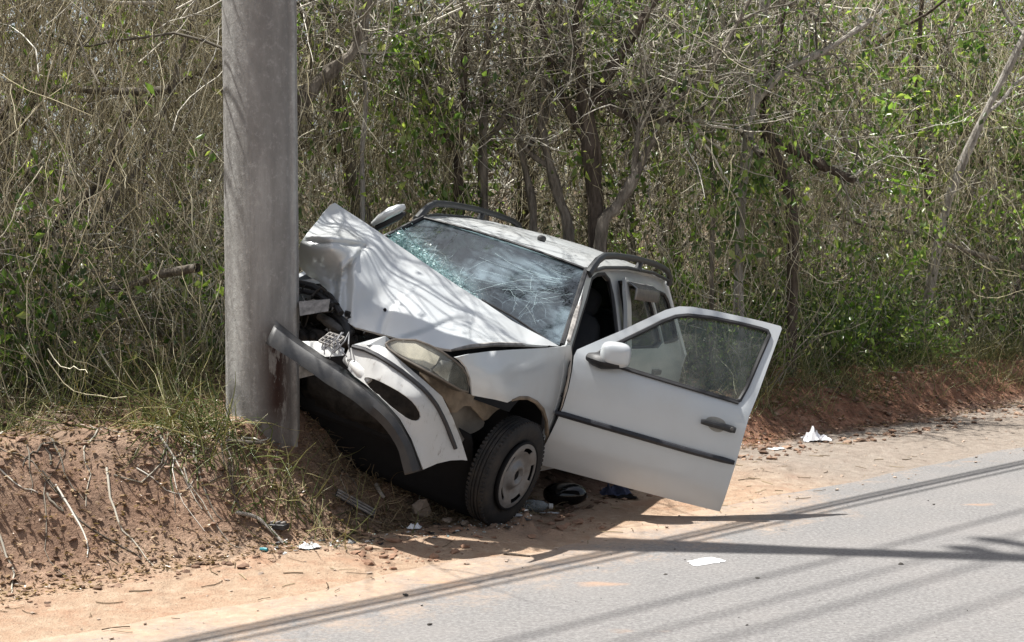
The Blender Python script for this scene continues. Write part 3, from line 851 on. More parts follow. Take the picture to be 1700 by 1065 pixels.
ptree('leaning_tree', 11.25, [(992, 400, 15), (985, 300, 15), (978, 215, 15), (968, 150, 12), (958, 60, 9), (965, -60, 8), (950, -220, 5)],
      [[(970, 190, 11), (1012, 118, 9), (1050, 60, 8), (1090, -5, 7), (1150, -90, 5)], [(985, 165, 8), (1012, 158, 7), (1060, 158, 6), (1105, 145, 5), (1170, 128, 3)],
       [(1000, 168, 7), (1030, 186, 7), (1068, 206, 6), (1092, 170, 5), (1108, 140, 4)], [(1088, 196, 4), (1120, 200, 4), (1150, 206, 3)], [(975, 240, 9), (930, 150, 6), (905, 60, 5), (880, -60, 4)]],
      'thick dark forked tree with crooked pale limbs rising behind the car roof', mat=BARKD, ntw=110, nlf=350, seed=31)
ptree('diagonal_tree', 11.15, [(996, 400, 10), (1022, 345, 10), (1050, 300, 9), (1078, 240, 7), (1092, 210, 6), (1140, 150, 5), (1200, 80, 4), (1260, -30, 3)], [[(1050, 300, 6), (1062, 200, 4), (1075, 100, 3)]],
      'grey slanting trunk leaning right just above the silver roof', ntw=70, nlf=160, seed=32)
ptree('grey_tree', 11.3, [(945, 400, 9), (928, 330, 9), (912, 270, 8), (898, 200, 7), (905, 130, 6), (930, 60, 5), (925, -80, 4)], [[(900, 210, 5), (930, 150, 4), (955, 100, 3)], [(915, 280, 5), (862, 230, 4), (845, 120, 3)]],
      'grey bent trunk behind the rear of the car roof', ntw=70, nlf=160, seed=33)
ptree('slim_tree', 11.4, [(885, 400, 7), (884, 340, 7), (868, 260, 6), (858, 180, 5), (872, 60, 4), (860, -80, 3)], [[(868, 260, 4), (905, 190, 3), (925, 120, 2)]],
      'slim grey trunk left of the bent one above the roof rail', ntw=60, nlf=140, seed=34)
ptree('pale_tree', 11.75, [(1226, 540, 9), (1226, 450, 8), (1228, 360, 8), (1238, 270, 9), (1247, 180, 9), (1262, 60, 9), (1272, -20, 8), (1290, -180, 5)], [[(1246, 180, 7), (1300, 118, 6), (1372, 82, 5), (1450, 30, 4)], [(1250, 150, 5), (1215, 70, 4), (1180, -20, 3)]],
      'pale whitish straight trunk above the open door window', mat=BARKP, leafmat=LEAF, ntw=90, nlf=620, seed=35)
ptree('broken_tree', 12.0, [(1316, 420, 9), (1312, 330, 10), (1294, 278, 11), (1276, 232, 11), (1268, 185, 9), (1280, 120, 6), (1300, 20, 5), (1310, -120, 4)], [[(1276, 230, 7), (1320, 250, 8), (1372, 278, 8), (1420, 300, 6)]],
      'dark broken trunk with torn reddish wood beside the pale trunk', mat=BARKD, leafmat=LEAF, ntw=70, nlf=420, seed=36)
ptree('mossy_tree', 10.4, [(470, 330, 14), (490, 190, 14), (525, 140, 13), (560, 108, 10), (588, 82, 8), (605, 20, 6), (640, -80, 5)], [[(500, 180, 7), (470, 90, 5), (480, -40, 4)]],
      'thick slanting trunk right beside the concrete pole', ntw=80, nlf=300, seed=37)
ptree('white_stem_tree', 10.65, [(602, 330, 4), (601, 250, 4), (606, 200, 4), (607, 150, 4), (604, 100, 4), (612, 0, 3), (605, -120, 2)], [], 'thin white bare stem standing over the lifted bonnet', mat=BARKP, ntw=40, nlf=90, seed=38)
ptree('dark_tree', 11.35, [(764, 400, 8), (762, 330, 8), (760, 250, 8), (768, 180, 7), (770, 60, 6), (765, -80, 4)], [[(762, 260, 5), (720, 180, 4), (690, 80, 3)]], 'dark straight trunk half hidden by dry creepers above the roof', mat=BARKD, ntw=70, nlf=120, seed=39)
ptree('grey_pole_tree', 11.4, [(806, 400, 7), (802, 300, 8), (802, 200, 8), (806, 110, 7), (812, 20, 6), (820, -120, 4)], [[(806, 240, 5), (845, 180, 6), (862, 135, 4)]], 'grey upright trunk with a snapped side limb above the roof', ntw=70, nlf=150, seed=40)
ptree('bare_tree', 11.7, [(1182, 400, 4), (1186, 330, 4), (1180, 220, 4), (1190, 120, 4), (1175, 10, 3), (1180, -120, 2)], [[(1182, 210, 3), (1140, 130, 3), (1110, 60, 2)]], 'thin bare trunk between the diagonal trunk and the pale trunk', leafmat=LEAF, ntw=60, nlf=420, seed=41)

# other trees of the thicket: five built from nothing, the rest copies
def grown_tree(seed, h, r0, mat, leafmat, nlf):
    gg = np.random.default_rng(seed)
    tr = wander(np.zeros((1, 3)), np.array([[gg.normal(0, .18), gg.normal(0, .18), 1.0]]), np.array([h]), 8, gg, .13)[0]
    limbs = []
    for k in range(6):
        i = gg.integers(2, 7); d = gg.standard_normal(3); d[2] = abs(d[2]) * .7 + .35
        q = wander(tr[i][None], d[None], np.array([gg.uniform(1.0, 2.4)]), 6, gg, .25)[0]
        rr = r0 * (1 - i / 9) * .6; limbs.append((list(q), list(np.linspace(rr, rr * .3, 6))))
    return dict(trunk=list(tr), trad=list(np.linspace(r0, r0 * .3, 8)), limbs=limbs, mat=mat, leafmat=leafmat, nlf=nlf, seed=seed)
protos = []
SPEC = [(51, 5.6, .07, BARK, LEAFD, 420), (52, 5.0, .085, BARKD, LEAFD, 300), (53, 6.0, .055, BARKP, LEAF, 650), (54, 5.2, .07, BARK, LEAF, 800), (55, 4.6, .045, BARK, LEAFD, 200)]
LBL = ['thin grey tree with sparse dull leaves, one of the roadside thicket', 'dark rough trunk with bare crooked limbs, one of the roadside thicket', 'slender pale trunk with loose green leaves, one of the roadside thicket', 'grey trunk with a denser green crown, one of the roadside thicket', 'spindly nearly leafless tree, one of the roadside thicket']
spots = []
gg = np.random.default_rng(77); tries = 0
while len(spots) < 38 and tries < 3000:
    tries += 1
    t = gg.uniform(-1.5, 21); s = float(front_s(np.array([t]))[0]) + gg.uniform(.25, 4.8)
    x, y = xy_of(s, t)
    if any((x - a) ** 2 + (y - b) ** 2 < .55 for a, b in spots): continue
    if math.hypot(x - PB[0], y - PB[1]) < .6: continue
    L_ = carl([x, y, gz(x, y)])
    if not -150 < 850 + F * x / y < 1850: continue
    if -3.9 < L_[0] < 1.3 and abs(L_[1]) < 1.3: continue
    q_ = carl(np.array([x, y, gz(x, y) + 3.6]) + SUNV * (2.7 / -SUNV[2]))
    if -3.2 < q_[0] < 1.6 and abs(q_[1]) < 1.7: continue
    q2 = np.array([x, y, 3.4]) + SUNV * (3.0 / -SUNV[2]); s2, t2 = st_of(q2[0], q2[1])
    if s2 < 6.7 and 1.8 < t2 < 5.0 and len(spots) % 3: continue
    spots.append((x, y))
def copy_tree(o):
    c = o.copy(); COL.objects.link(c)
    for ch in [q for q in COL.objects if q.parent == o]:
        k = ch.copy(); COL.objects.link(k); k.parent = c
    return c
_car_test = clear_of_car
for i, (x, y) in enumerate(spots):
    v = i % 5
    if i < 5:
        clear_of_car = lambda P: np.ones(len(P), bool)
        sp = grown_tree(*SPEC[v]); o = build_tree('thicket_tree', (0, 0, 0), label=LBL[v], group='trees of the roadside thicket', ntw=70, wrld=False, **sp); protos.append(o)
        clear_of_car = _car_test
    else: o = copy_tree(protos[v])
    o.location = (x, y, gz(x, y) - .03); o.rotation_euler = (0, 0, gg.uniform(0, 6.28)); k_ = gg.uniform(.8, 1.15); o.scale = (k_, k_, k_)

# leafy shrubs
def make_shrub(seed, h, sp_, ns, nlf, mat, label, group, size=(.045, .085)):
    gg = np.random.default_rng(seed); root = empty('shrub', (0, 0, 0), label, 'shrub', group)
    d = np.stack([gg.normal(0, .5, ns), gg.normal(0, .5, ns), np.ones(ns)], -1)
    P = wander(np.stack([gg.normal(0, sp_ * .25, ns), gg.normal(0, sp_ * .25, ns), np.zeros(ns)], -1), d, gg.uniform(.5, 1.0, ns) * h, 9, gg, .22, .02)
    P[..., 2] = np.maximum(P[..., 2], 0)
    V, Fq = tubes_np(P, gg.uniform(.004, .008, ns)[:, None] * np.linspace(1, .3, 9)[None], 4); o = link('stems', mesh_np('stems', V, Fq), TWIG, root); o['kind'] = 'stuff'
    k = gg.integers(0, ns, nlf); j = gg.integers(2, 9, nlf); c = P[k, j] + gg.normal(0, .06, (nlf, 3)); c[:, 2] = np.maximum(c[:, 2], .02)
    L = gg.uniform(*size, nlf); V, T3 = leaves_np(c, L, L * gg.uniform(.4, .6, nlf), gg, .5); o = link('foliage', mesh_np('foliage', V, T3), mat, root); o['kind'] = 'stuff'
    return root
SH = [make_shrub(61, 1.5, .5, 34, 900, LEAF, 'dark green leafy shrub at the foot of the roadside thicket', 'dark green shrubs of the thicket'),
      make_shrub(62, 1.2, .5, 34, 800, LEAFB, 'bright green leafy shrub at the foot of the roadside thicket', 'bright green shrubs of the thicket'),
      make_shrub(63, 1.7, .6, 44, 650, LEAFD, 'dull half dry shrub at the foot of the roadside thicket', 'half dry shrubs of the thicket', (.03, .065))]
used = [False] * 3
def put_shrub(v, x, y, sc_, rz, label=None):
    o = SH[v] if not used[v] else copy_tree(SH[v]); used[v] = True
    o.location = (x, y, gz(x, y)); o.scale = (sc_,) * 3; o.rotation_euler = (0, 0, rz)
    if label: o['label'] = label; del o['group']
    return o
gg = np.random.default_rng(78)
k = 0; n_s = 0
while n_s < 50:
    t = gg.uniform(-1.0, 20); s = float(front_s(np.array([t]))[0]) + gg.uniform(.15, 2.2) ; x, y = xy_of(s, t)
    L_ = carl([x, y, gz(x, y)])
    if not -100 < 850 + F * x / y < 1800: continue
    if -4.2 < L_[0] < 1.5 and abs(L_[1]) < 1.55: continue
    if math.hypot(x - PB[0], y - PB[1]) < .7: continue
    v = gg.choice([0, 1, 2], p=[.45, .2, .35] if t > 7.5 else [.22, .08, .70])
    put_shrub(int(v), x, y, gg.uniform(.55, 1.0), gg.uniform(0, 6.28)); n_s += 1

# say which one: counted along the thicket from the pole
ORD = 'first second third fourth fifth sixth seventh eighth ninth tenth eleventh twelfth thirteenth fourteenth fifteenth sixteenth seventeenth eighteenth nineteenth twentieth'.split()
def count_out(objs, what):
    def pxx(o): d = np.array(o.location) - CAM; return 850 + F * d[0] / (d @ FW)
    for side, sg, ed in (('left', -1, 434), ('right', 1, 434)):
        L = sorted([o for o in objs if (pxx(o) - ed) * sg > 0], key=lambda o: sg * pxx(o))
        for i, o in enumerate(L): o['label'] = f'{what}, {ORD[min(i, 19)]} of its kind {side} of the concrete pole'
for v in range(5): count_out([o for o in COL.objects if o.type == 'EMPTY' and o.get('label') == LBL[v]], LBL[v].replace(', one of the roadside thicket', ''))
for l_ in ('dark green leafy shrub', 'bright green leafy shrub', 'dull half dry shrub'): count_out([o for o in COL.objects if o.type == 'EMPTY' and str(o.get('label', '')).startswith(l_)], l_)
STRAW = twig('old_straw', [(0, (.07, .05, .03)), (.5, (.17, .125, .075)), (1, (.36, .29, .18))])
n = 90; t = g.uniform(2.0, 5.6, n); s = 6.6 - .5 * g.random(n); x, y = xy_of(s, t)       # roots laid bare on the cut bank
P = wander(np.stack([x, y, height(x, y)], -1), np.stack([-NRM[0] + g.normal(0, .7, n), -NRM[1] + g.normal(0, .7, n), -.3 * np.ones(n)], -1), g.uniform(.15, .6, n), 10, g, .3)
P[..., 2] = height(P[..., 0].ravel(), P[..., 1].ravel()).reshape(P.shape[:2]) + .004
V, Fq = tubes_np(P, g.uniform(.0025, .007, n)[:, None] * np.linspace(1, .35, 10)[None], 5); o = link('bare_roots', mesh_np('bare_roots', V, Fq), TWIG); o['kind'] = 'stuff'
n = 170; t = g.uniform(1.8, 9, n); s = 5.95 - .9 * g.random(n) ** 1.6; x, y = xy_of(s, t)         # snapped twigs on the shoulder
P = wander(np.stack([x, y, height(x, y)], -1), np.stack([g.normal(0, 1, n), g.normal(0, 1, n), np.zeros(n)], -1), g.uniform(.02, .13, n), 5, g, .25)
P[..., 2] = np.maximum(height(P[..., 0].ravel(), P[..., 1].ravel()).reshape(P.shape[:2]), .002) + .004
V, Fq = tubes_np(P, g.uniform(.001, .0026, n)[:, None] * np.ones((1, 5)), 4); o = link('twig_litter', mesh_np('twig_litter', V, Fq), STRAW); o['kind'] = 'stuff'
# roadside grass, dry stalks, leaf litter
def grass(n, x, y, hmin, hmax, wob, mat, name, rr=(.0015, .003), lean=.5):
    z = height(x, y); d = np.stack([g.normal(0, lean, n), g.normal(0, lean, n), np.ones(n)], -1)
    P = wander(np.stack([x, y, z - .01], -1), d, g.uniform(hmin, hmax, n), 7, g, wob, .10)
    P[..., 2] = np.maximum(P[..., 2], height(P[..., 0].ravel(), P[..., 1].ravel()).reshape(P.shape[:2]) + .004)
    return stuff_tubes(name, P, g.uniform(*rr, n)[:, None] * np.linspace(1, .25, 7)[None], mat)
n = 1500; t = g.uniform(8.2, 16, n); s = 6.62 + .5 * g.random(n); x, y = xy_of(s, t); grass(n, x, y, .12, .45, .16, GRASSM, 'grass')
n = 6500; x, y, s, t = scatter(n, -.30, 1.0, -2, 20); grass(n, x, y, .15, .55, .16, GRASSM, 'grass')
n = 420; x = PB[0] + g.normal(-.20, .30, n); y = PB[1] + g.normal(-.30, .14, n); grass(n, x, y, .10, .36, .2, GRASSM, 'grass', (.002, .004), .7)
n = 70; x = PB[0] + g.normal(-.25, .20, n); y = PB[1] + g.normal(-.34, .1, n); grass(n, x, y, .3, .8, .14, GRASSM, 'grass', (.003, .005), .6)
n = 1900; t = 4.25 + 1.5 * g.random(n) ** .8; s = 5.72 + .8 * g.random(n); x, y = xy_of(s, t); grass(n, x, y, .04, .20, .3, STRAW, 'dry_straw', (.0018, .0038), 1.8)
n = 1500; t = g.uniform(1.0, 4.6, n); s = 6.25 + .9 * g.random(n) ** .7; x, y = xy_of(s, t); k = fbm(x * 2.5, y * 2.5, 3) > .05; x, y = x[k], y[k]; grass(len(x), x, y, .05, .30, .25, GRASSM, 'grass', (.0018, .0036), 1.0)
n = 24000; t = np.r_[g.uniform(2.0, 6.0, n // 2), g.uniform(7.5, 14, n // 2)]; s = 5.72 + .6 * (t > 6.5) + 1.3 * g.random(n); x, y = xy_of(s, t)
C_ = np.stack([x, y, height(x, y) + .008], -1); L = g.uniform(.010, .045, n); V, T3 = leaves_np(C_, L, L * .5, g, 0); 
V = V.reshape(-1, 4, 3); V[:, :, 2] = np.maximum(C_[:, None, 2] + .35 * (V[:, :, 2] - C_[:, None, 2]), C_[:, None, 2] - .004)
o = link('leaf_litter', mesh_np('leaf_litter', V.reshape(-1, 3), T3), DRYLEAF); o['kind'] = 'stuff'
# clods, pebbles and grit
EARTHC = twig('soil_crumb', [(0, (.10, .065, .045)), (.5, (.21, .13, .09)), (1, (.33, .23, .165))])
def clods(n, s0, s1, t0, t1, rmin, rmax, name, mat, flat=.6):
    t = g.uniform(t0, t1, n); s = g.uniform(s0, s1, n); x, y = xy_of(s, t); z = np.maximum(height(x, y), .003)
    ico = np.array([(0, 0, 1), (.89, 0, .45), (.28, .85, .45), (-.72, .53, .45), (-.72, -.53, .45), (.28, -.85, .45), (.72, .53, -.45), (-.28, .85, -.45), (-.89, 0, -.45), (-.28, -.85, -.45), (.72, -.53, -.45), (0, 0, -1)])
    fi = np.array([(0, 1, 2), (0, 2, 3), (0, 3, 4), (0, 4, 5), (0, 5, 1), (1, 6, 2), (2, 7, 3), (3, 8, 4), (4, 9, 5), (5, 10, 1), (6, 7, 2), (7, 8, 3), (8, 9, 4), (9, 10, 5), (10, 6, 1), (11, 7, 6), (11, 8, 7), (11, 9, 8), (11, 10, 9), (11, 6, 10)])
    r_ = rmin + (rmax - rmin) * g.random(n) ** 6
    V = ico[None] * r_[:, None, None] * (1 + .28 * g.standard_normal((n, 12, 1))) * np.stack([1 + .4 * g.random(n), 1 + .4 * g.random(n), np.full(n, flat)], -1)[:, None]
    a = g.uniform(0, 6.28, n); c, s_ = np.cos(a)[:, None], np.sin(a)[:, None]
    V = np.stack([V[..., 0] * c - V[..., 1] * s_, V[..., 0] * s_ + V[..., 1] * c, V[..., 2]], -1)
    V += np.stack([x, y, z + r_ * flat * .4], -1)[:, None]
    Fq = (fi[None] + np.arange(n)[:, None, None] * 12).reshape(-1, 3)
    o = link(name, mesh_np(name, V.reshape(-1, 3), Fq, False), mat); o['kind'] = 'stuff'
clods(4200, 5.6, 6.9, 1.5, 6.5, .0015, .020, 'earth_clods', EARTHC)
clods(2200, 5.9, 7.0, 6.5, 12, .003, .03, 'earth_clods', EARTHC)
clods(900, 5.0, 6.0, 1.5, 11, .002, .011, 'gravel', STONEM)
clods(420, 5.22, 5.62, 4.2, 5.8, .003, .024, 'earth_clods', CLAY, .6)
clods(140, 2.5, 5.1, 1.5, 10, .002, .012, 'gravel', simple('dark_grit', (.05, .045, .04), .95, 0, .5))
# ------------------------------------------------------------------ the wrecked car
car = empty('crashed_car', CT, 'wrecked silver white estate car, tilted, nose crushed against the concrete pole', 'car')
car.rotation_euler = Matrix(CM.tolist()).to_euler()
CAMC = carl(CAM)
def cp(px, py, **k):
    """car coordinates of the point seen at a pixel on a plane x=, y= or z= of the car"""
    d = (FW + RT * (px - 850) / F + UP * (532.5 - py) / F) @ CM
    ax = 'xyz'.index(list(k)[0]); q = (list(k.values())[0] - CAMC[ax]) / d[ax]
    return CAMC + d * q
def dep(p): return float((carw(p) - CAM) @ FW)
def px_panel(name, outline, ctrl, mat, thick=.012, holes=(), step=9.0, parent=None, off=None, warp=None):
    """sheet metal whose outline is seen at these pixels and whose depth runs smoothly through ctrl (px, py, depth)"""
    V, T3 = tri2d(outline, holes, step)
    D = tps(ctrl)(V)
    if warp is not None: D = D + warp(V)
    P = carl(atv(V[:, 0], V[:, 1], D))
    if off: P = P + (CAMC - P) / np.linalg.norm(CAMC - P, axis=1)[:, None] * off
    P, Fc = solid(P, T3, thick, CAMC)
    return raw_build(name, P, Fc, mat, parent or car)

def ys(x, z):
    x = np.asarray(x, float); z = np.asarray(z, float)
    y = np.interp(z, [.1, .22, .36, .5, .62, .75, .86, .92, 1.0, 1.15, 1.3, 1.4], [.73, .775, .805, .818, .818, .808, .785, .755, .715, .64, .555, .49])
    y = y - .10 * np.clip((x - .1) / .6, 0, 2) ** 2 - .07 * np.clip((-2.55 - x) / .7, 0, 2) ** 2
    return y
def side_panel(name, outline, mat, holes=(), thick=.02, step=.06, sgn=1, off=0.0, parent=None, yfun=None):
    V, T3 = tri2d(outline, holes, step)
    y = (yfun or ys)(V[:, 0], V[:, 1]) + off
    P = np.c_[V[:, 0], sgn * y, V[:, 1]]
    P, Fc = solid(P, T3, thick, (-1.2, sgn * 30, .8))
    return P, Fc
def arc(cx, cz, r, a0, a1, n=14): return [(cx + r * math.cos(R(a0 + (a1 - a0) * i / n)), cz + r * math.sin(R(a0 + (a1 - a0) * i / n))) for i in range(n + 1)]

SIDE = [(-.46, .19), (-2.12, .19)] + arc(-2.47, .29, .345, 200, -20, 14)[::-1][::-1]
SIDE = [(-.46, .19), (-2.13, .19)] + arc(-2.47, .29, .345, -15, 195, 16) + [(-2.83, .20), (-3.2, .28), (-3.27, .5), (-3.26, .88), (-3.16, 1.08), (-3.0, 1.30), (-2.9, 1.348), (-2.4, 1.375), (-1.8, 1.372), (-1.4, 1.35), (-1.12, 1.312), (-.82, 1.125), (-.50, .915), (-.455, .90)]
DOOR_HOLE = [(-.505, .27), (-1.47, .27), (-1.475, .6), (-1.50, .92), (-1.535, 1.20), (-1.52, 1.275), (-1.44, 1.302), (-1.30, 1.292), (-1.16, 1.262), (-.86, 1.075), (-.585, .895), (-.52, .8)]
RWIN = [(-1.66, .915), (-2.30, .925), (-2.44, .96), (-2.34, 1.20), (-2.28, 1.265), (-2.05, 1.285), (-1.70, 1.275)]
QWIN = [(-2.51, .955), (-3.03, .975), (-2.86, 1.215), (-2.79, 1.25), (-2.42, 1.275)]
body = MB()
P, Fc = side_panel('', SIDE, None, (DOOR_HOLE, RWIN, QWIN), .025); body.add(P, Fc)
RFRONT = [(-.58, .90), (-1.16, 1.262), (-1.50, 1.285), (-1.50, .92)]
RSIDE = [(.0, .70), (-.35, .62), (-.36, .19)] + SIDE[1:-1] + [(-.40, .88)]
P, Fc = side_panel('', RSIDE, None, (RFRONT, RWIN, QWIN), .025, sgn=-1); body.add(P, Fc)
# tail
V, T3 = tri2d([(-.70, .26), (.70, .26), (.735, .88), (.52, 1.335), (-.52, 1.335), (-.735, .88)], [[(-.62, .93), (.62, .93), (.47, 1.26), (-.47, 1.26)]], .08)
P = np.c_[np.interp(V[:, 1], [.26, .5, .88, 1.34], [-3.22, -3.3, -3.27, -2.95]) - .05 * (1 - (V[:, 0] / .7) ** 2), V[:, 0], V[:, 1]]
body.add(*solid(P, T3, .03, (-30, 0, 1)))
bodyo = body.build('body', PAINT, car, sharp=40)
# roof
gx = np.linspace(0, 1, 34); gy = np.linspace(-1, 1, 25); A, B = np.meshgrid(gx, gy, indexing='ij')
xr = -1.115 - 1.83 * A + .055 * (1 - B ** 2) * (1 - A) - .05 * (1 - B ** 2) * A
yr = B * (np.interp(A, [0, .3, 1], [.545, .56, .52]))
zr = np.interp(-xr, [1.0, 1.15, 1.4, 1.8, 2.4, 2.9, 3.0], [1.292, 1.318, 1.352, 1.376, 1.378, 1.350, 1.336]) + .035 * (1 - B ** 2) * ss(A * 4 + .25) - .012 * np.abs(B) ** 8
zr -= .022 * np.exp(-((A - .28) / .10) ** 2 - ((B - .1) / .35) ** 2) + .006 * fbm(xr * 4, yr * 4, 3)
V = np.stack([xr, yr, zr], -1); nn, mm = V.shape[:2]; ii = np.arange(nn * mm).reshape(nn, mm)
Tq = np.concatenate([np.stack([ii[:-1, :-1], ii[1:, :-1], ii[1:, 1:]], -1).reshape(-1, 3), np.stack([ii[:-1, :-1], ii[1:, 1:], ii[:-1, 1:]], -1).reshape(-1, 3)])
P, Fc = solid(V.reshape(-1, 3), Tq, .02, (-2, 0, 30)); raw_build('roof', P, Fc, PAINT, car)
ant = MB(); ant.blob((-1.45, .10, 1.392), (.045, .022, .022), .8, 8); ant.build('aerial_base', PLASTIC, car)

# windscreen
A, B = np.meshgrid(np.linspace(0, 1, 40), np.linspace(-1, 1, 60), indexing='ij')
xw = -.50 - .615 * A + .09 * (1 - B ** 2) - .03 * (1 - B ** 2) * A
yw = B * (.735 - .195 * A)
zw = .900 + .405 * A + .02 * (1 - B ** 2) * A
# broken inwards near the lower right of the car
dent = -.05 * np.exp(-((A - .25) / .25) ** 2 - ((B + .75) / .3) ** 2) - .018 * np.exp(-((A - .45) / .3) ** 2 - ((B - .6) / .25) ** 2)
V = np.stack([xw + dent * .6, yw, zw + dent * .8], -1).reshape(-1, 3)
nn, mm = A.shape; ii = np.arange(nn * mm).reshape(nn, mm)
me = mesh_np('windscreen', V, np.stack([ii[:-1, :-1], ii[:-1, 1:], ii[1:, 1:], ii[1:, :-1]], -1).reshape(-1, 4))
Vw = carw(V) - CAM; zc_ = Vw @ FW; wpx = 850 + F * (Vw @ RT) / zc_; wpy = 532.5 - F * (Vw @ UP) / zc_
# shattered band: within a hand's width of the lifted bonnet edge (measured on the glass itself)
be = A.ravel() - np.interp(B.ravel(), [-1, -.6, -.2, .3, 1], [.62, .52, .34, .16, -.1])
vattr(me, 'shatter', np.clip(1 - be / .22, 0, 1) * ss((.45 - B.ravel()) / .5))
vattr(me, 'film_reflection', 1 - .85 * np.exp(-((A.ravel() - .80) / .30) ** 2 - ((B.ravel() + .38) / .42) ** 2) - .6 * np.exp(-((A.ravel() - .25) / .22) ** 2 - ((B.ravel() - .72) / .2) ** 2))  # haze thinned here to paint dark branch reflections into the glass
vattr(me, 'star', np.exp(-((A.ravel() - .33) / .25) ** 2 - ((B.ravel() - .62) / .30) ** 2))
ws = link('windscreen', me, WINDSCREEN, car)
fr_ = MB()
bt = [(V.reshape(nn, mm, 3)[-1, j] + np.array([0, 0, .004])) for j in range(mm)]; fr_.tube(bt, .016, 6, .5)
for col_ in (0, -1):
    fr_.tube([V.reshape(nn, mm, 3)[i, col_] + np.array([0.005, 0, .006]) for i in range(nn)], .014, 6)
fr_.build('windscreen_seal', RUBBER_SEAL, car)
# peeled pillar trim hanging beside the glass
tr_ = MB(); tr_.tube([cp(969, 470, x=-1.02), cp(962, 500, x=-.86), cp(953, 535, x=-.66), cp(944, 566, x=-.50)], [.010, .015, .016, .012], 6, .6); tr_.build('pillar_trim', PRIMER, car)
# wipers
wp = MB(); wp.tube([cp(905, 562, x=-.44), cp(850, 525, x=-.52), cp(800, 498, x=-.55)], .007, 5); wp.build('wiper', RUBBER_SEAL, car)
# crumbs of safety glass along the bonnet edge
k_n = 1300
u = rng.random(k_n); Bc = -.97 + 1.25 * u; Ac = np.interp(Bc, [-1, -.6, -.2, .3, 1], [.60, .50, .32, .15, -.1]) + np.abs(rng.normal(0, .06, k_n)) * (1.25 - u)
Pc = np.stack([-.50 - .615 * Ac + .09 * (1 - Bc ** 2) + .010, Bc * (.735 - .195 * Ac), .905 + .405 * Ac + .012], -1) + rng.normal(0, .006, (k_n, 3))
off = rng.normal(0, 1, (k_n, 4, 3)); off *= (.0025 + .0035 * rng.random((k_n, 1, 1)))
Vc = (Pc[:, None] + off).reshape(-1, 3); i4 = np.arange(k_n)[:, None] * 4
Tc = np.concatenate([i4 + np.array([[a, b, c]]) for a, b, c in ((0, 1, 2), (0, 2, 3), (0, 3, 1), (1, 3, 2))])
link('glass_crumbs', mesh_np('glass_crumbs', Vc, Tc, False), CRUMB, car)['kind'] = 'stuff'

# fine fractures in the glass: rays and rings round the blow by the pillar, long runs elsewhere
def on_glass(a, b):
    return np.stack([-.50 - .615 * a + .09 * (1 - b ** 2) - .03 * (1 - b ** 2) * a, b * (.735 - .195 * a), .900 + .405 * a + .02 * (1 - b ** 2) * a], -1) + np.array([.004, 0, .006])
gc = np.random.default_rng(5); crk = []
def run(a, b, ang_, L, n=9, wob=.12):
    pts = []
    for k in range(n):
        pts.append((a, b)); a += math.sin(ang_) * L / n * 1.3; b += math.cos(ang_) * L / n; ang_ += gc.normal(0, wob)
    pts = np.array(pts); pts[:, 0] = np.clip(pts[:, 0], .02, .97); pts[:, 1] = np.clip(pts[:, 1], -.97, .97); crk.append(on_glass(pts[:, 0], pts[:, 1]))
for k in range(15): run(.62 + gc.normal(0, .10), .84 + gc.normal(0, .06), math.pi + abs(gc.normal(.25, .32)), gc.uniform(.25, .95), wob=.10)
for k in range(10): run(.40 + gc.normal(0, .04), .60 + gc.normal(0, .05), gc.uniform(-3.14, 3.14), gc.uniform(.08, .26))
for k in range(2):
    r0 = .12 + .09 * k; a0 = gc.uniform(2, 4); pts = np.array([(.40 + 1.1 * r0 * math.sin(a0 + q), .62 + r0 * math.cos(a0 + q)) for q in np.linspace(0, gc.uniform(.8, 1.6), 9)]); pts[:, 1] = np.clip(pts[:, 1], -.97, .97); crk.append(on_glass(pts[:, 0], pts[:, 1]))
for k in range(7): run(gc.uniform(.15, .9), gc.uniform(-.8, .4), gc.uniform(-.9, .9) + math.pi * (k % 2), gc.uniform(.2, .7), wob=.2)
for k in range(34): run(np.interp(-.9 + k * .032, [-1, -.6, -.2, .3], [.60, .50, .32, .15]), -.9 + k * .032, gc.uniform(.6, 2.2), gc.uniform(.06, .28), wob=.3)
CK = np.array(crk); CV, CF = tubes_np(CK, gc.uniform(.0004, .0009, len(CK))[:, None] * np.ones((1, 9)), 3)
m = NT('crack_white'); m.p(Base_Color=(.42, .54, .57, 1), Roughness=.3)
o_ = link('fractures', mesh_np('fractures', CV, CF), m.m, ws); o_['kind'] = 'stuff'
# seals round the openings, windows
def side_loop(poly, off=0.0, sgn=1, close=True):
    D_ = densify(poly, .05); y = ys(D_[:, 0], D_[:, 1]) + off
    P = np.c_[D_[:, 0], sgn * y, D_[:, 1]]
    return np.r_[P, P[:1]] if close else P
sl_ = MB(); sl_.tube(side_loop(DOOR_HOLE, -.012), .014, 6, cap=False); sl_.build('door_seal', RUBBER_SEAL, car)
for poly, nm, sgn in ((RWIN, 'rear_door_window', 1), (QWIN, 'quarter_window', 1), (RWIN, 'rear_door_window', -1), (QWIN, 'quarter_window', -1), (RFRONT, 'side_window', -1)):
    P, Fc = side_panel('', poly, None, (), .004, .08, sgn, -.012)
    g_ = raw_build(nm, P, Fc, GLASS, car)
    q = MB(); q.tube(side_loop(poly, .0, sgn), .011, 6, cap=False); q.build('window_seal', RUBBER_SEAL, g_)
P = np.array([(-3.30, -.62, .93), (-3.30, .62, .93), (-3.03, .47, 1.26), (-3.03, -.47, 1.26)])
P, Fc = solid(P, np.array([[0, 1, 2], [0, 2, 3]]), .004, (-30, 0, 1)); raw_build('rear_window', P, Fc, GLASS, car)
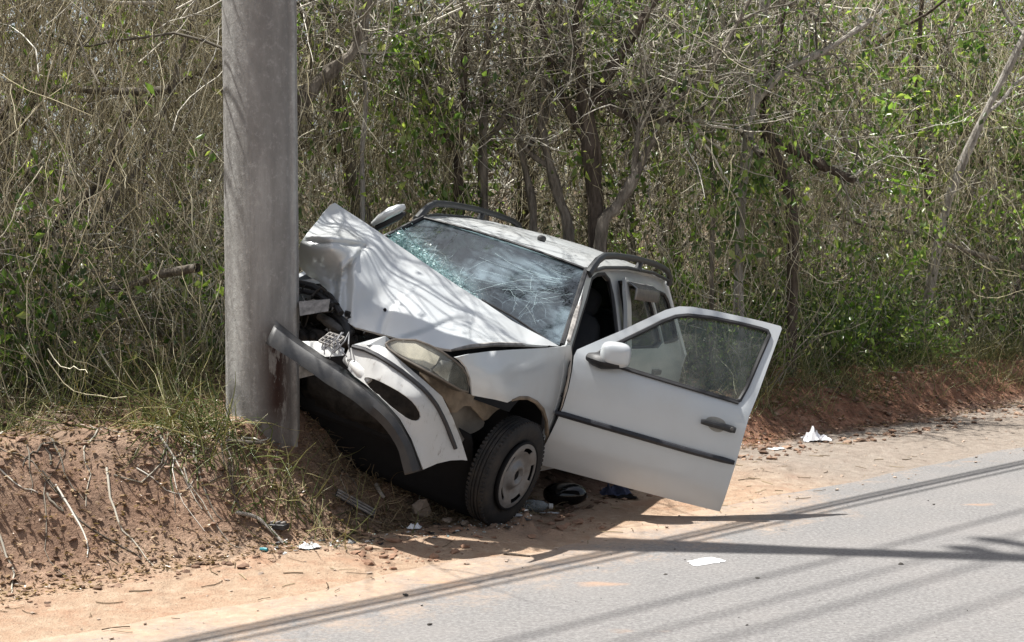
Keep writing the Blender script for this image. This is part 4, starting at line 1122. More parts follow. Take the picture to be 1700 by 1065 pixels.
# rear door skin, standing a little proud and ajar at the top
RDOOR = [(-1.555, .27), (-2.10, .27)] + arc(-2.47, .29, .37, 2, 78, 6) + [(-2.43, .75), (-2.475, .94), (-2.375, 1.22), (-2.31, 1.295), (-2.06, 1.318), (-1.66, 1.315), (-1.60, 1.24), (-1.565, .92), (-1.55, .6)]
P, Fc = side_panel('', RDOOR, None, ([(x + (.0 if x > -2 else 0), z) for x, z in RWIN],), .022, .05, 1, .022)
P[:, 1] += .05 * ss((P[:, 2] - .8) / .5) * ss((P[:, 0] + 2.4) / .8)
rdo = raw_build('rear_door', P, Fc, PAINT, car)
q = MB(); q.box((-1.83, .835, .60), (.5, .02, .04)); q.build('side_moulding', STRIPM, rdo)
q = MB(); q.box((-2.22, .83, .78), (.17, .025, .03)); q.build('door_handle', PLASTIC, rdo)
# wind deflector over the rear door glass
q = MB(); dv = []
for i in range(14):
    u = i / 13; x = -1.66 - .56 * u
    dv.append([(x, .615 + .02, 1.300), (x, .70, 1.275), (x, .712, 1.205)])
q.grid(np.array(dv)); vis = q.build('window_visor', simple('smoked_visor', (.16, .165, .17), .25), car)
vis.modifiers.new('s', 'SOLIDIFY').thickness = .005
# roof rails
def rail(sgn, name='roof_rail'):
    q = MB(); y = .565 * sgn
    path = [(-1.09, y, 1.285), (-1.13, y, 1.325), (-1.19, y, 1.375), (-1.28, y, 1.408), (-1.5, y, 1.425), (-1.9, y, 1.438), (-2.3, y, 1.436), (-2.6, y, 1.424), (-2.74, y, 1.405), (-2.82, y, 1.372), (-2.87, y, 1.33)]
    q.tube(path, [.026, .024, .021, .019] + [.018] * 5 + [.019, .022], 10, 1.15)
    q.tube([(-1.10, y, 1.30), (-1.35, y, 1.342), (-1.8, y, 1.372), (-2.4, y, 1.376), (-2.86, y, 1.345)], .014, 8, .8)
    for x in (-2.05,): q.tube([(x + .02, y, 1.37), (x, y, 1.44)], [.026, .018], 8)
    q.build(name, RAILM, car)
rail(1); rail(-1)
# far side mirror, knocked upwards
q = MB(); pts = [cp(618, 372, x=-.30), cp(632, 362, x=-.3), cp(648, 352, x=-.32), cp(662, 346, x=-.34), cp(672, 342, x=-.36)]
q.tube(pts, [.012, .024, .028, .026, .014], 10, 1.0); fm = q.build('wing_mirror', PAINT, car)
q = MB(); q.tube([p + np.array([-.03, .0, -.035]) for p in pts], [.012, .024, .028, .024, .01], 8); q.build('mirror_back', RUBBER_SEAL, fm)

# cabin
q = MB(); q.box((-1.75, 0, .225), (2.9, 1.46, .03)); q.box((-.40, 0, .55), (.03, 1.46, .68)); q.build('floor_pan', DARK, car)
q = MB()
A, B = np.meshgrid(np.linspace(0, 1, 12), np.linspace(-1, 1, 16), indexing='ij')
q.blob((-.66, 0, .80), (.20, .72, .10), .45, 14); q.blob((-.70, .36, .90), (.12, .20, .05), .6, 10); q.build('dashboard', DASH, car)
sw = MB(); a_ = [(.185 * math.cos(t_), .185 * math.sin(t_)) for t_ in np.linspace(0, 2 * math.pi, 33)]
c0 = np.array([-.93, .36, .86]); e1 = np.array([0, 1, 0]); e2 = np.array([-.42, 0, .9])
sw.tube([c0 + e1 * u + e2 * v for u, v in a_], .014, 8, cap=False)
for an in (0, 120, 240): sw.tube([c0, c0 + e1 * .18 * math.cos(R(an + 90)) + e2 * .18 * math.sin(R(an + 90))], .016, 6)
sw.blob(c0 + np.array([.02, 0, 0]), (.03, .06, .06), .7, 8); sw.build('steering_wheel', DASH, car)
for y in (.36, -.36):
    q = MB(); q.blob((-1.22, y, .42), (.26, .25, .10), .5, 12); seat = q.build('front_seat', FABRIC, car)
    rt2 = rotm('Y', -20)
    q = MB(); q.blob((-1.52, y, .74), (.075, .24, .32), .5, 12, rt2); q.build('backrest', FABRIC, seat)
    q = MB(); q.blob((-1.66, y, 1.10), (.05, .15, .095), .6, 12, rt2); q.build('headrest', FABRIC, seat)
q = MB(); q.blob((-2.25, 0, .45), (.26, .66, .11), .4, 12); q.blob((-2.52, 0, .75), (.08, .66, .30), .4, 12, rotm('Y', -18)); q.build('rear_seat', FABRIC, car)
q = MB(); q.blob((-1.05, -.74, .62), (.45, .04, .27), .3, 10); q.blob((-1.05, -.70, .80), (.42, .03, .03), .5, 8); q.build('door_lining', FABRIC, car)

# ---- open front door (front left of the car)
TH = R(70); dl = np.array([-math.cos(TH), math.sin(TH), 0]); dn = np.array([math.sin(TH), math.cos(TH), 0])    # along the door, out of its outer face
HG = np.array([-.447, .80, .264])
def doff(z): return np.interp(z, [.2, .3, .42, .55, .68, .78, .86, .90, .95, 1.1, 1.34], [-.042, -.020, -.004, .0, -.003, -.012, -.026, -.048, -.072, -.13, -.225])
def door_px(pts, extra=0.0):
    pts = np.asarray(pts, float); out = []
    for px, py in pts:
        d = (FW + RT * (px - 850) / F + UP * (532.5 - py) / F) @ CM
        o = 0.0
        for _ in range(6):
            q = ((HG + dn * (o + extra) - CAMC) @ dn) / (d @ dn); p = CAMC + d * q; o = float(doff(p[2]))
        out.append(p)
    return np.array(out)
DOUT = [(889, 769), (950, 785), (1010, 801), (1070, 817), (1130, 833), (1195, 849), (1203, 828), (1222, 768), (1244, 690), (1258, 655), (1276, 605), (1298, 545), (1296, 541), (1270, 534), (1240, 527), (1190, 516), (1150, 509), (1128, 508), (1105, 514), (1075, 528), (1030, 549), (990, 566), (958, 580), (953, 590), (950, 615), (944, 645), (935, 675), (920, 708), (905, 738)]
DWIN = [(1041, 612), (1100, 630), (1160, 648), (1222, 666), (1228, 664), (1240, 642), (1260, 595), (1277, 556), (1274, 549), (1262, 545), (1225, 536), (1180, 527), (1142, 523), (1122, 525), (1100, 533), (1070, 548), (1037, 564), (1000, 582), (985, 592), (988, 597), (1010, 603)]
V, T3 = tri2d(DOUT, [DWIN], 9.0)
P, Fc = solid(door_px(V), T3, .02, CAMC)
door = raw_build('open_door', P, Fc, PAINT, car); door['label'] = 'front door swung wide open towards the road'
# inner half of the door, below and around the glass
inn = smooth_poly([(900, 760), (1190, 838), (1228, 720), (1240, 675), (1225, 672), (1100, 636), (990, 603), (958, 592), (948, 640), (925, 700)], 1)
V, T3 = tri2d(inn, [], 14.0); P, Fc = solid(door_px(V, -.021), T3, .075, CAMC); raw_build('door_lining', P, Fc, FABRIC, door)
V, T3 = tri2d(DWIN, [], 12.0); P, Fc = solid(door_px(V, -.012), T3, .004, CAMC); raw_build('window_glass', P, Fc, DOORGLASS, door)
q = MB(); lp = door_px(densify(DWIN, 10.0), .001); q.tube(np.r_[lp, lp[:1]], .0125, 6, cap=False)
q.build('window_seal', RUBBER_SEAL, door)
q = MB(); q.tube(door_px([(976, 590), (1010, 604), (1060, 619), (1120, 637), (1180, 655), (1226, 669)], .006), [.006, .014, .014, .014, .014, .012], 8, .6); q.build('belt_strip', RUBBER_SEAL, door)
V, T3 = tri2d([(984, 592), (1040, 610), (1037, 563), (1000, 581)], [], 9.0); P, Fc = solid(door_px(V, .004), T3, .012, CAMC); raw_build('mirror_sail', P, Fc, PLASTIC, door)
q = MB(); q.tube(door_px([(921, 685), (935, 688), (1000, 707), (1070, 727), (1140, 747), (1200, 763), (1219, 768)], .010), [.012, .016, .016, .016, .016, .016, .012], 8, 1.0); q.build('side_moulding', STRIPM, door)
# handle
V, T3 = tri2d(smooth_poly([(1170, 694), (1184, 690), (1202, 696), (1207, 708), (1196, 719), (1178, 713)], 2), [], 6.0)
P, Fc = solid(door_px(V, .002), T3, .004, CAMC); raw_build('handle_recess', P, Fc, simple('recess_paint', (.30, .29, .26), .5), door)
q = MB(); q.tube(door_px([(1164, 699), (1178, 702), (1200, 708), (1214, 712), (1221, 714)], .026), [.013, .018, .018, .020, .016], 10, 1.0); hd = q.build('door_handle', PLASTIC, door)
q = MB(); lk = door_px([(1215, 712)], .046)[0]; q.lathe([(0, .008), (.008, .008), (.010, 0), (0, 0)], 14, (np.stack([dl, dn, [0, 0, 1]], 1), lk)); q.build('lock', STEEL, hd)
# mirror on the door
mc = door_px([(1022, 588)], .10)[0]
ax_ = np.stack([dl, dn, np.array([0, 0, 1])], 1)
q = MB(); q.blob(mc, (.082, .060, .066), .62, 16, ax_ @ rotm('Y', -8)); mir = q.build('door_mirror', PAINT, door)
q = MB(); b0 = door_px([(978, 592)], .015)[0]; b1 = door_px([(1002, 600)], .07)[0]; b2 = door_px([(1030, 606)], .10)[0]
q.tube([b0, (b0 * .5 + b1 * .5), b1, (b1 + b2) / 2, b2], [.034, .056, .060, .046, .030], 12, .7); q.build('mirror_base', PLASTIC, mir)

# ---- left front wing
D0 = lambda px, py, **k: (px, py, dep(cp(px, py, **k)))
WING_C = [D0(950, 575, y=.775), D0(948, 640, y=.812), D0(925, 690, y=.815), D0(905, 738, y=.805), D0(889, 769, y=.79), D0(870, 658, y=.825), D0(900, 690, y=.82), D0(880, 580, y=.74), D0(845, 664, y=.82), D0(800, 585, y=.70), D0(757, 592, y=.655), D0(772, 612, y=.69), D0(784, 655, y=.72), D0(820, 625, y=.775), D0(880, 620, y=.80)]
WING = [(948, 573), (925, 576), (890, 578), (850, 580), (810, 583), (780, 587), (757, 593), (765, 598), (775, 610), (782, 630), (784, 656), (800, 659), (822, 663), (842, 668), (850, 664), (862, 660), (876, 660), (890, 667), (901, 680), (907, 698), (908, 720), (903, 742), (893, 762), (885, 776), (889, 769), (905, 738), (920, 708), (935, 675), (944, 645), (950, 615), (952, 590)]
WING = WING[:23] + [(889, 769), (903, 738), (918, 708), (933, 675), (942, 645), (948, 615), (950, 590)]
wing = px_panel('front_wing', WING, WING_C, PAINT, .014, step=7.5, warp=lambda V: .016 * np.exp(-((V[:, 0] - 862) / 30) ** 2 - ((V[:, 1] - 632) / 14) ** 2) + .004 * fbm(V[:, 0] / 22, V[:, 1] / 22, 3))
wc = tps(WING_C)
def wing_pt(px, py, o=0.0):
    return carl(atv([px], [py], wc([(px, py)]) - o))[0]
lip = [(850, 664), (862, 660), (876, 660), (890, 667), (901, 680), (907, 698), (908, 720), (903, 742), (893, 762)]
q = MB(); q.tube([wing_pt(*p, .0) for p in lip], [.006, .010, .010, .011, .012, .010, .013, .010, .006], 6); q.build('arch_lip', RUSTM, wing)
# letters on the wing
tx = bpy.data.curves.new('wing_badge', 'FONT'); tx.body = 'XI'; tx.size = .034; tx.extrude = .002
to = bpy.data.objects.new('tmp', tx); COL.objects.link(to)
dg = bpy.context.evaluated_depsgraph_get(); tm = bpy.data.meshes.new_from_object(to.evaluated_get(dg)); bpy.data.objects.remove(to)
bo = link('wing_badge', tm, PLASTIC, wing)
p0 = wing_pt(929, 658, .004); ex = wing_pt(941, 661, .004) - p0; ex /= np.linalg.norm(ex); ez = wing_pt(934, 645, .004) - p0; ez -= ex * (ez @ ex); ez /= np.linalg.norm(ez)
bo.matrix_local = Matrix([[*(ex[i], ez[i], np.cross(ex, ez)[i], p0[i])] for i in range(3)] + [[0, 0, 0, 1]])
# sill stub behind the wheel
q = MB(); q.hull([cp(885, 770, y=.78), cp(915, 776, y=.78), cp(913, 762, y=.78), cp(893, 755, y=.78)] + [cp(885, 770, y=.78) - np.array([.0, .15, 0]), cp(915, 776, y=.78) - np.array([0, .15, 0]), cp(893, 755, y=.78) - np.array([0, .15, 0])]); q.build('sill_end', PAINT, car)
q = MB(); q.box((-1.3, .70, .225), (1.7, .12, .09)); q.build('sill', PAINT, car)

# ---- bonnet, torn off its right hinge and folded over the pole
HD = [(928, 574), (905, 561), (880, 548), (850, 532), (810, 505), (765, 477), (720, 447), (680, 419), (640, 392), (600, 365), (575, 349), (556, 336), (548, 340), (530, 362), (512, 384), (499, 402), (495, 420), (497, 442), (512, 458), (528, 468), (542, 480), (549, 494), (556, 512), (566, 528), (590, 543), (622, 551), (660, 561), (700, 570), (735, 578), (748, 580), (775, 573), (815, 569), (860, 570), (900, 573)]
rl = D0(928, 574, x=-.47); fl = 7.48
RE = [((880, 548), rl[2] + .01), ((800, 498), rl[2] + .03), ((720, 447), rl[2] + .05), ((650, 399), rl[2] + .06)]          # hinge edge of the sheet
FE = [((770, 575), fl + .02), ((710, 571), fl), ((650, 558), fl + .03), ((604, 547), fl + .07)]                          # nose edge
HC = [rl, (556, 336, rl[2] + .04), (748, 580, fl), (860, 570, (fl + rl[2]) / 2 + .06), (900, 573, rl[2] * .8 + fl * .2)]
for (a_, da), (b_, db) in zip(RE, FE):
    for v in (0, .33, .66, 1.0):
        HC.append((a_[0] * (1 - v) + b_[0] * v, a_[1] * (1 - v) + b_[1] * v, da * (1 - v) + db * v - .030 * 4 * v * (1 - v)))
HC += [(566, 528, fl + .14), (548, 494, fl + .22), (530, 470, fl + .33), (497, 440, fl + .41), (496, 418, fl + .35), (512, 394, fl + .27), (553, 402, fl + .18), (600, 412, fl + .36), (575, 450, fl + .24), (520, 430, fl + .31), (548, 440, fl + .27),
       (545, 370, fl + .52), (590, 385, fl + .50), (605, 480, fl + .20)]
def hood_warp(V):
    x, y = V[:, 0], V[:, 1]
    def seg(a, b, w_, h_, sharp=False):
        a = np.array(a, float); b = np.array(b, float); d = b - a; L = np.linalg.norm(d)
        u = ((V - a) @ d) / L ** 2; v = ((V - a) @ np.array([-d[1], d[0]])) / L
        v = v + 3.5 * vn(u * 4 + a[0], u * 0 + a[1])
        return h_ * (np.exp(-np.abs(v) / w_) if sharp else np.exp(-(v / w_) ** 2)) * ss((u + .15) / .3) * ss((1.15 - u) / .3)
    o = seg((512, 400), (612, 408), 3.5, .060, True) - seg((520, 390), (596, 399), 5, .035)                 # the sharp fold over the pole
    o = o + seg((606, 406), (556, 470), 3, .046, True) - seg((598, 412), (560, 452), 4, .028)
    o = o + seg((560, 448), (552, 505), 2.6, .042, True) - seg((569, 436), (562, 516), 2.6, .036, True) + seg((578, 430), (573, 526), 2.6, .026, True) - seg((590, 428), (584, 532), 5, .014)
    o = o + seg((540, 462), (572, 470), 3.5, .022, True) + seg((522, 430), (545, 452), 5, .018) - seg((505, 440), (540, 470), 5, .020, True)
    # long shallow buckles and the pressed feature lines
    r1 = np.hypot(x - 705, (y - 560) * .9); o = o + .014 * np.exp(-((r1 - 72) / 5) ** 2) * (x < 660) * ss((y - 490) / 20)
    yb = 556 - 34 * np.exp(-((x - 765) / 62) ** 2) ; o = o + .030 * ss((y - yb) / 9) * ss((x - 655) / 25) * ss((880 - x) / 60)
    o = o + seg((640, 400), (790, 560), 16, .006) - seg((620, 420), (740, 560), 14, .006)
    return o + .005 * fbm(x / 60, y / 60, 3)
hood = px_panel('bonnet', HD, HC, PAINT, .012, step=4.0, warp=hood_warp)
hcf = tps(HC)
q = MB(); hp = lambda px, py, o=0: carl(atv([px], [py], hcf([(px, py)]) + o))[0]
q.tube([hp(750, 581, .02), hp(780, 575, .03), hp(820, 571, .03), hp(870, 572, .03), (hp(920, 575, .03))], [.006, .012, .012, .012, .006], 6); q.build('bonnet_frame', PRIMER, hood)
q = MB(); q.lathe([(0, .003), (.009, .003), (.010, 0), (0, 0)], 14, (np.stack([[0, 1, 0], (CAMC - hp(639, 514)) / np.linalg.norm(CAMC - hp(639, 514)), [0, 0, 1]], 1), hp(639, 514, -.004))); q.build('washer_jet', DARK, hood)

# ---- lamp, bumper
HLD = [dep(cp(700, 600, x=.56)), dep(cp(778, 640, y=.66))]
HL = [(640, 571), (646, 566), (656, 563), (690, 564), (712, 572), (735, 584), (755, 598), (768, 610), (776, 624), (779, 638), (777, 650), (765, 647), (735, 630), (700, 611), (665, 592), (646, 579)]
hl_c = [(640, 570, HLD[0] - .02), (700, 585, HLD[0] - .03), (752, 600, HLD[0] + .03), (778, 640, HLD[0] + .12), (700, 612, HLD[0] - .06), (750, 640, HLD[0] + .02)]
V, T3 = tri2d(HL, [], 8.0); Dv = tps(hl_c)(V); P, Fc = solid(carl(atv(V[:, 0], V[:, 1], Dv + .05)), T3, .06, CAMC)
lamp = raw_build('headlight', P, Fc, simple('lamp_housing', (.07, .065, .055), .7), car)
V, T3 = tri2d(HL, [], 6.0); Dv = tps(hl_c)(V); P, Fc = solid(carl(atv(V[:, 0], V[:, 1], Dv)), T3, .006, CAMC); raw_build('lens', P, Fc, LENS, lamp)
V, T3 = tri2d([(649, 573), (660, 568), (690, 570), (730, 592), (724, 604), (714, 612), (680, 596), (655, 582)], [], 7.0)
Dv = tps(hl_c)(V) + .045 - .02 * (((V[:, 0] - 690) / 40) ** 2); P, Fc = solid(carl(atv(V[:, 0], V[:, 1], Dv)), T3, .004, CAMC); raw_build('reflector', P, Fc, simple('reflector_chrome', (.74, .71, .62), .35, .2, .12), lamp)
V, T3 = tri2d([(733, 597), (752, 602), (766, 618), (770, 634), (764, 641), (740, 630), (718, 614)], [], 7.0)
Dv = tps(hl_c)(V) + .035; P, Fc = solid(carl(atv(V[:, 0], V[:, 1], Dv)), T3, .004, CAMC); raw_build('indicator', P, Fc, simple('indicator_grey', (.60, .61, .60), .3, .1, .2, 40), lamp)
q = MB(); lo_ = carl(atv(*np.array(densify(HL, 9)).T, tps(hl_c)(densify(HL, 9)) - .002)); q.tube(np.r_[lo_, lo_[:1]], .0055, 6, cap=False); q.build('lamp_rim', simple('lamp_rim', (.14, .12, .10), .6), lamp)

BD = 7.06
B_C = [(450, 560, BD + .36), (500, 566, BD + .33), (545, 600, BD + .20), (548, 568, BD + .27), (590, 573, BD + .18), (588, 624, BD + .10), (627, 640, BD + .03), (641, 576, BD + .16), (664, 690, BD - .02), (672, 604, BD + .13), (690, 655, BD + .0),
       (703, 778, BD + .02), (706, 633, BD + .13), (734, 658, BD + .19), (751, 692, BD + .26), (765, 728, BD + .32), (776, 764, BD + .36), (740, 765, BD + .17), (720, 700, BD + .09), (735, 720, BD + .16), (650, 610, BD + .06)]
BOUT = [(588, 573), (605, 571), (630, 573), (641, 577), (672, 604), (706, 633), (734, 658), (751, 692), (765, 728), (776, 764), (768, 763), (748, 764), (726, 769), (703, 779), (683, 728), (664, 695), (645, 673), (627, 655), (606, 637), (588, 624), (577, 612), (581, 600), (573, 592), (578, 580)]
SLOT = smooth_poly([(603, 626), (615, 626), (640, 637), (669, 653), (690, 671), (700, 689), (695, 699), (680, 697), (655, 680), (627, 655), (608, 638)], 1)
B_C = [(a, b, BD + (d - BD) * .62 + (.10 if a < 600 else 0) * .4) for a, b, d in B_C]
bump_o = px_panel('bumper', BOUT, B_C, BUMPER, .010, [SLOT], 7.0, warp=lambda V: .006 * fbm(V[:, 0] / 30, V[:, 1] / 30, 3))
bump_o['label'] = 'front bumper hanging torn and twisted'
bc = tps(B_C); bp_ = lambda px, py, o=0.0: carl(atv([px], [py], bc([(px, py)]) - o))[0]
q = MB(); q.tube([bp_(px, py, .006) for px, py in ((586, 575), (606, 580), (627, 590), (648, 603), (667, 616), (685, 630), (702, 645), (714, 658), (725, 673), (734, 690), (741, 705), (749, 725), (756, 744))], .0145, 8, .8); q.build('rub_strip', STRIPM, bump_o)
# black lower spoiler: a rolled section, front face and top ledge
top_e = [(458, 533), (495, 563), (537, 591), (565, 609), (588, 625), (608, 641), (627, 656), (646, 675), (664, 696), (683, 729), (694, 755), (703, 780)]
low_e = [(444, 564), (486, 591), (520, 614), (545, 632), (568, 646), (590, 661), (611, 678), (630, 694), (648, 715), (664, 742), (671, 765), (677, 787)]
rows = []
for (a, b) in zip(top_e, low_e):
    a = np.array(a, float); b = np.array(b, float); b = a + (b - a) * 1.15
    t0 = bp_(*a, -.05); t1 = bp_(*(a + (b - a) * .26), .020); t2 = bp_(*(a + (b - a) * .60), .026); t3 = bp_(*b, .012); t4 = bp_(*(b + (a - b) * .10), -.05)
    rows.append([t0, t1, t2, t3, t4])
G = np.array(rows)
# resample along the length for a smooth curve
u0 = np.arange(len(G)); uu = np.linspace(0, len(G) - 1, 48)
def cr(u):
    i = int(min(u, len(G) - 2)); f_ = u - i; p = [G[max(i - 1, 0)], G[i], G[i + 1], G[min(i + 2, len(G) - 1)]]
    return .5 * (2 * p[1] + (p[2] - p[0]) * f_ + (2 * p[0] - 5 * p[1] + 4 * p[2] - p[3]) * f_ ** 2 + (3 * p[1] - p[0] - 3 * p[2] + p[3]) * f_ ** 3)
GG = np.array([cr(u) for u in uu])
q = MB(); q.grid(GG); spo = q.build('front_spoiler', PLASTIC, bump_o, sharp=28)
sm = spo.modifiers.new('s', 'SOLIDIFY'); sm.thickness = .008; sm.offset = 0
# torn white ribs and the corrugated duct behind the spoiler
q = MB(); q.tube([bp_(575, 596, -.05), bp_(590, 606, -.03), bp_(603, 620, -.03), bp_(612, 634, -.05)], [.022, .033, .034, .02], 12); q.build('duct', WHITEPL, bump_o)
frg = lambda pts, o=-.06: [bp_(px, py, o + .03 * ((i * 7) % 3 - 1)) for i, (px, py) in enumerate(pts)]
q = MB(); q.hull(frg([(497, 566), (525, 566), (548, 569), (572, 578), (570, 590), (540, 592), (515, 578)]) + frg([(500, 570), (560, 590)], -.12)); q.build('broken_plastic', WHITEPL, bump_o)
q = MB(); q.hull(frg([(496, 606), (528, 612), (522, 622), (497, 628)], -.10) + frg([(498, 616), (520, 618)], -.14)); q.build('broken_plastic', PRIMER, bump_o)
q = MB(); q.hull(frg([(585, 572), (612, 566), (640, 557), (650, 566), (640, 576), (612, 572)], -.02) + frg([(600, 572), (640, 570)], -.09)); q.build('grille_surround', PAINT, car)
# broken grille piece with bars
g0 = np.array([bp_(530, 566, -.02), bp_(548, 552, -.06), bp_(572, 560, -.06), bp_(556, 575, -.02)])
q = MB()
for k in range(5):
    u = k / 4; q.tube([g0[0] * (1 - u) + g0[3] * u, g0[1] * (1 - u) + g0[2] * u], .006, 5)
for k in range(4):
    u = k / 3; q.tube([g0[0] * (1 - u) + g0[1] * u, g0[3] * (1 - u) + g0[2] * u], .006, 5)
q.build('broken_grille', PRIMER, car)
q = MB()
for k in range(9):
    a = (538 + 5 * k + random.uniform(-5, 5), 590 + random.uniform(-12, 8)); b = (566 + random.uniform(-14, 14), 566 + random.uniform(-16, 10))
    mid = ((a[0] + b[0]) / 2 + random.uniform(-8, 8), (a[1] + b[1]) / 2 + random.uniform(-6, 6))
    q.tube([bp_(*a, .03), bp_(*mid, .05), bp_(*b, .0)], .0035, 5)
q.build('torn_wires', simple('grey_wire', (.16, .16, .17), .5, var=.6, scale=14), car)

# ---- engine bay
q = MB()
EB = lambda px, py, D: carl(at(px, py, D))
g2 = np.random.default_rng(12)
for k in range(16):
    px = g2.uniform(500, 596); py = g2.uniform(515, 566); D = g2.uniform(7.62, 7.85)
    q.blob(EB(px, py, D), g2.uniform(.025, .07, 3), g2.uniform(.35, .9), 7, rotm('X', g2.uniform(0, 90)) @ rotm('Z', g2.uniform(0, 90)), .05, k)
q.blob((.05, .05, .44), (.26, .40, .20), .5, 12, None, .04, 3); q.build('engine_block', ENGINE, car)
q = MB(); q.hull([EB(496, 500, 7.55), EB(548, 496, 7.55), EB(545, 516, 7.5), EB(498, 524, 7.5), EB(498, 502, 7.62), EB(546, 498, 7.62)]); q.build('radiator_crossmember', PRIMER, car)
q = MB(); q.tube([EB(497, 470, 7.75), EB(520, 475, 7.7), EB(548, 492, 7.68), EB(566, 520, 7.6)], .018, 8); q.tube([EB(497, 482, 7.7), EB(530, 488, 7.66), EB(552, 506, 7.6)], .014, 8)
q.tube([EB(556, 520, 7.66), EB(574, 538, 7.62), EB(580, 552, 7.6), EB(576, 562, 7.58)], [.02, .03, .03, .012], 10); q.build('hose', RUBBER_SEAL, car)
q = MB(); q.hull([EB(498, 465, 7.8), EB(520, 462, 7.8), EB(534, 470, 7.8), EB(500, 472, 7.8), EB(510, 466, 7.9), EB(530, 466, 7.9)]); q.build('torn_panel', PAINT, car)
q = MB(); q.tube([EB(530, 524, 7.66), EB(548, 536, 7.62), EB(570, 552, 7.6)], [.02, .028, .022], 10); q.build('intake_pipe', STEEL, car)
q = MB(); q.box((-.02, .0, .30), (.55, 1.0, .16)); q.build('subframe', DARK, car)
q = MB(); q.hull([(-.38, .6, .80), (-.38, -.6, .80), (.15, .5, .52), (.15, -.4, .52), (-.38, .6, .3), (-.38, -.6, .3), (.2, .45, .35), (.2, -.4, .35)]); q.build('engine_bay_wall', DARK, car)
ge = np.random.default_rng(44); EP = []
for k in range(40):
    a = np.array([ge.uniform(496, 590), ge.uniform(468, 575)]); b = a + ge.normal(0, 22, 2); c_ = (a + b) / 2 + ge.normal(0, 12, 2); b[0] = max(b[0], 495); c_[0] = max(c_[0], 495)
    lim = lambda p: max(p[1], 462 + max(0, p[0] - 520) * 1.0)
    u = np.linspace(0, 1, 8)[:, None]; Q = (1 - u) ** 2 * a + 2 * u * (1 - u) * c_ + u * u * b
    EP.append(carl(atv(Q[:, 0], [lim(q) for q in Q], 7.60 + ge.uniform(0, .14) + .03 * np.sin(3 * u[:, 0]))))
V, Fq = tubes_np(np.array(EP), ge.uniform(.0025, .007, 40)[:, None] * np.ones((1, 8)), 5)
o = link('engine_wiring', mesh_np('engine_wiring', V, Fq), twig('wiring', [(0, (.012, .012, .012)), (.6, (.05, .045, .04)), (.85, (.16, .15, .14)), (1, (.32, .30, .28))]), car); o['kind'] = 'stuff'
# dusty structure between lamp, bumper and wheel
dcl = HLD[0] + .16
px_panel('lamp_panel', smooth_poly([(690, 612), (720, 622), (752, 642), (784, 656), (812, 662), (846, 664), (835, 676), (822, 682), (806, 700), (798, 692), (776, 668), (752, 690), (742, 668), (722, 645)], 1), [(690, 612, dcl - .06), (846, 664, dcl + .35), (750, 690, dcl + .03), (800, 695, dcl + .18), (760, 645, dcl + .05), (740, 640, dcl)], RUSTM, .012, step=8.0, warp=lambda V: .03 * fbm(V[:, 0] / 16, V[:, 1] / 16, 3))
px_panel('arch_liner', smooth_poly([(744, 660), (770, 664), (800, 690), (806, 705), (792, 716), (775, 722), (765, 738), (752, 710)], 1), [(744, 660, dcl + .08), (806, 705, dcl + .26), (765, 738, dcl + .14), (780, 700, dcl + .22)], LINER, .01, step=8.0)
# inside of the wheel arch
A, B = np.meshgrid(np.linspace(48, 150, 22), np.linspace(0, 1, 5), indexing='ij')
P = np.stack([-.05 + .36 * np.cos(np.radians(A)), .80 - .36 * B, .30 + .36 * np.sin(np.radians(A))], -1)
q = MB(); q.grid(P); q.box((-.15, .42, .45), (.5, .02, .5)); q.build('wheel_arch', DARK, car)

A, B = np.meshgrid(np.linspace(0, 1, 14), np.linspace(0, 1, 10), indexing='ij')
ut = carl(atv((488 + 297 * A).ravel(), (606 + 114 * A + B * (130 + 10 * A)).ravel(), (7.70 - .22 * A + .20 * B).ravel())).reshape(14, 10, 3)
ut = ut + .02 * fbm(A * 9, B * 7, 3)[..., None]
q = MB(); q.grid(ut); uo = q.build('shade_sheet', DARK, car); uo.modifiers.new('s', 'SOLIDIFY').thickness = .006  # dark sheet added to stand in for the shade under the bumper
q = MB(); q.blob((-1.6, .0, .17), (1.1, .62, .04), .3, 10); q.build('underbody', DARK, car)
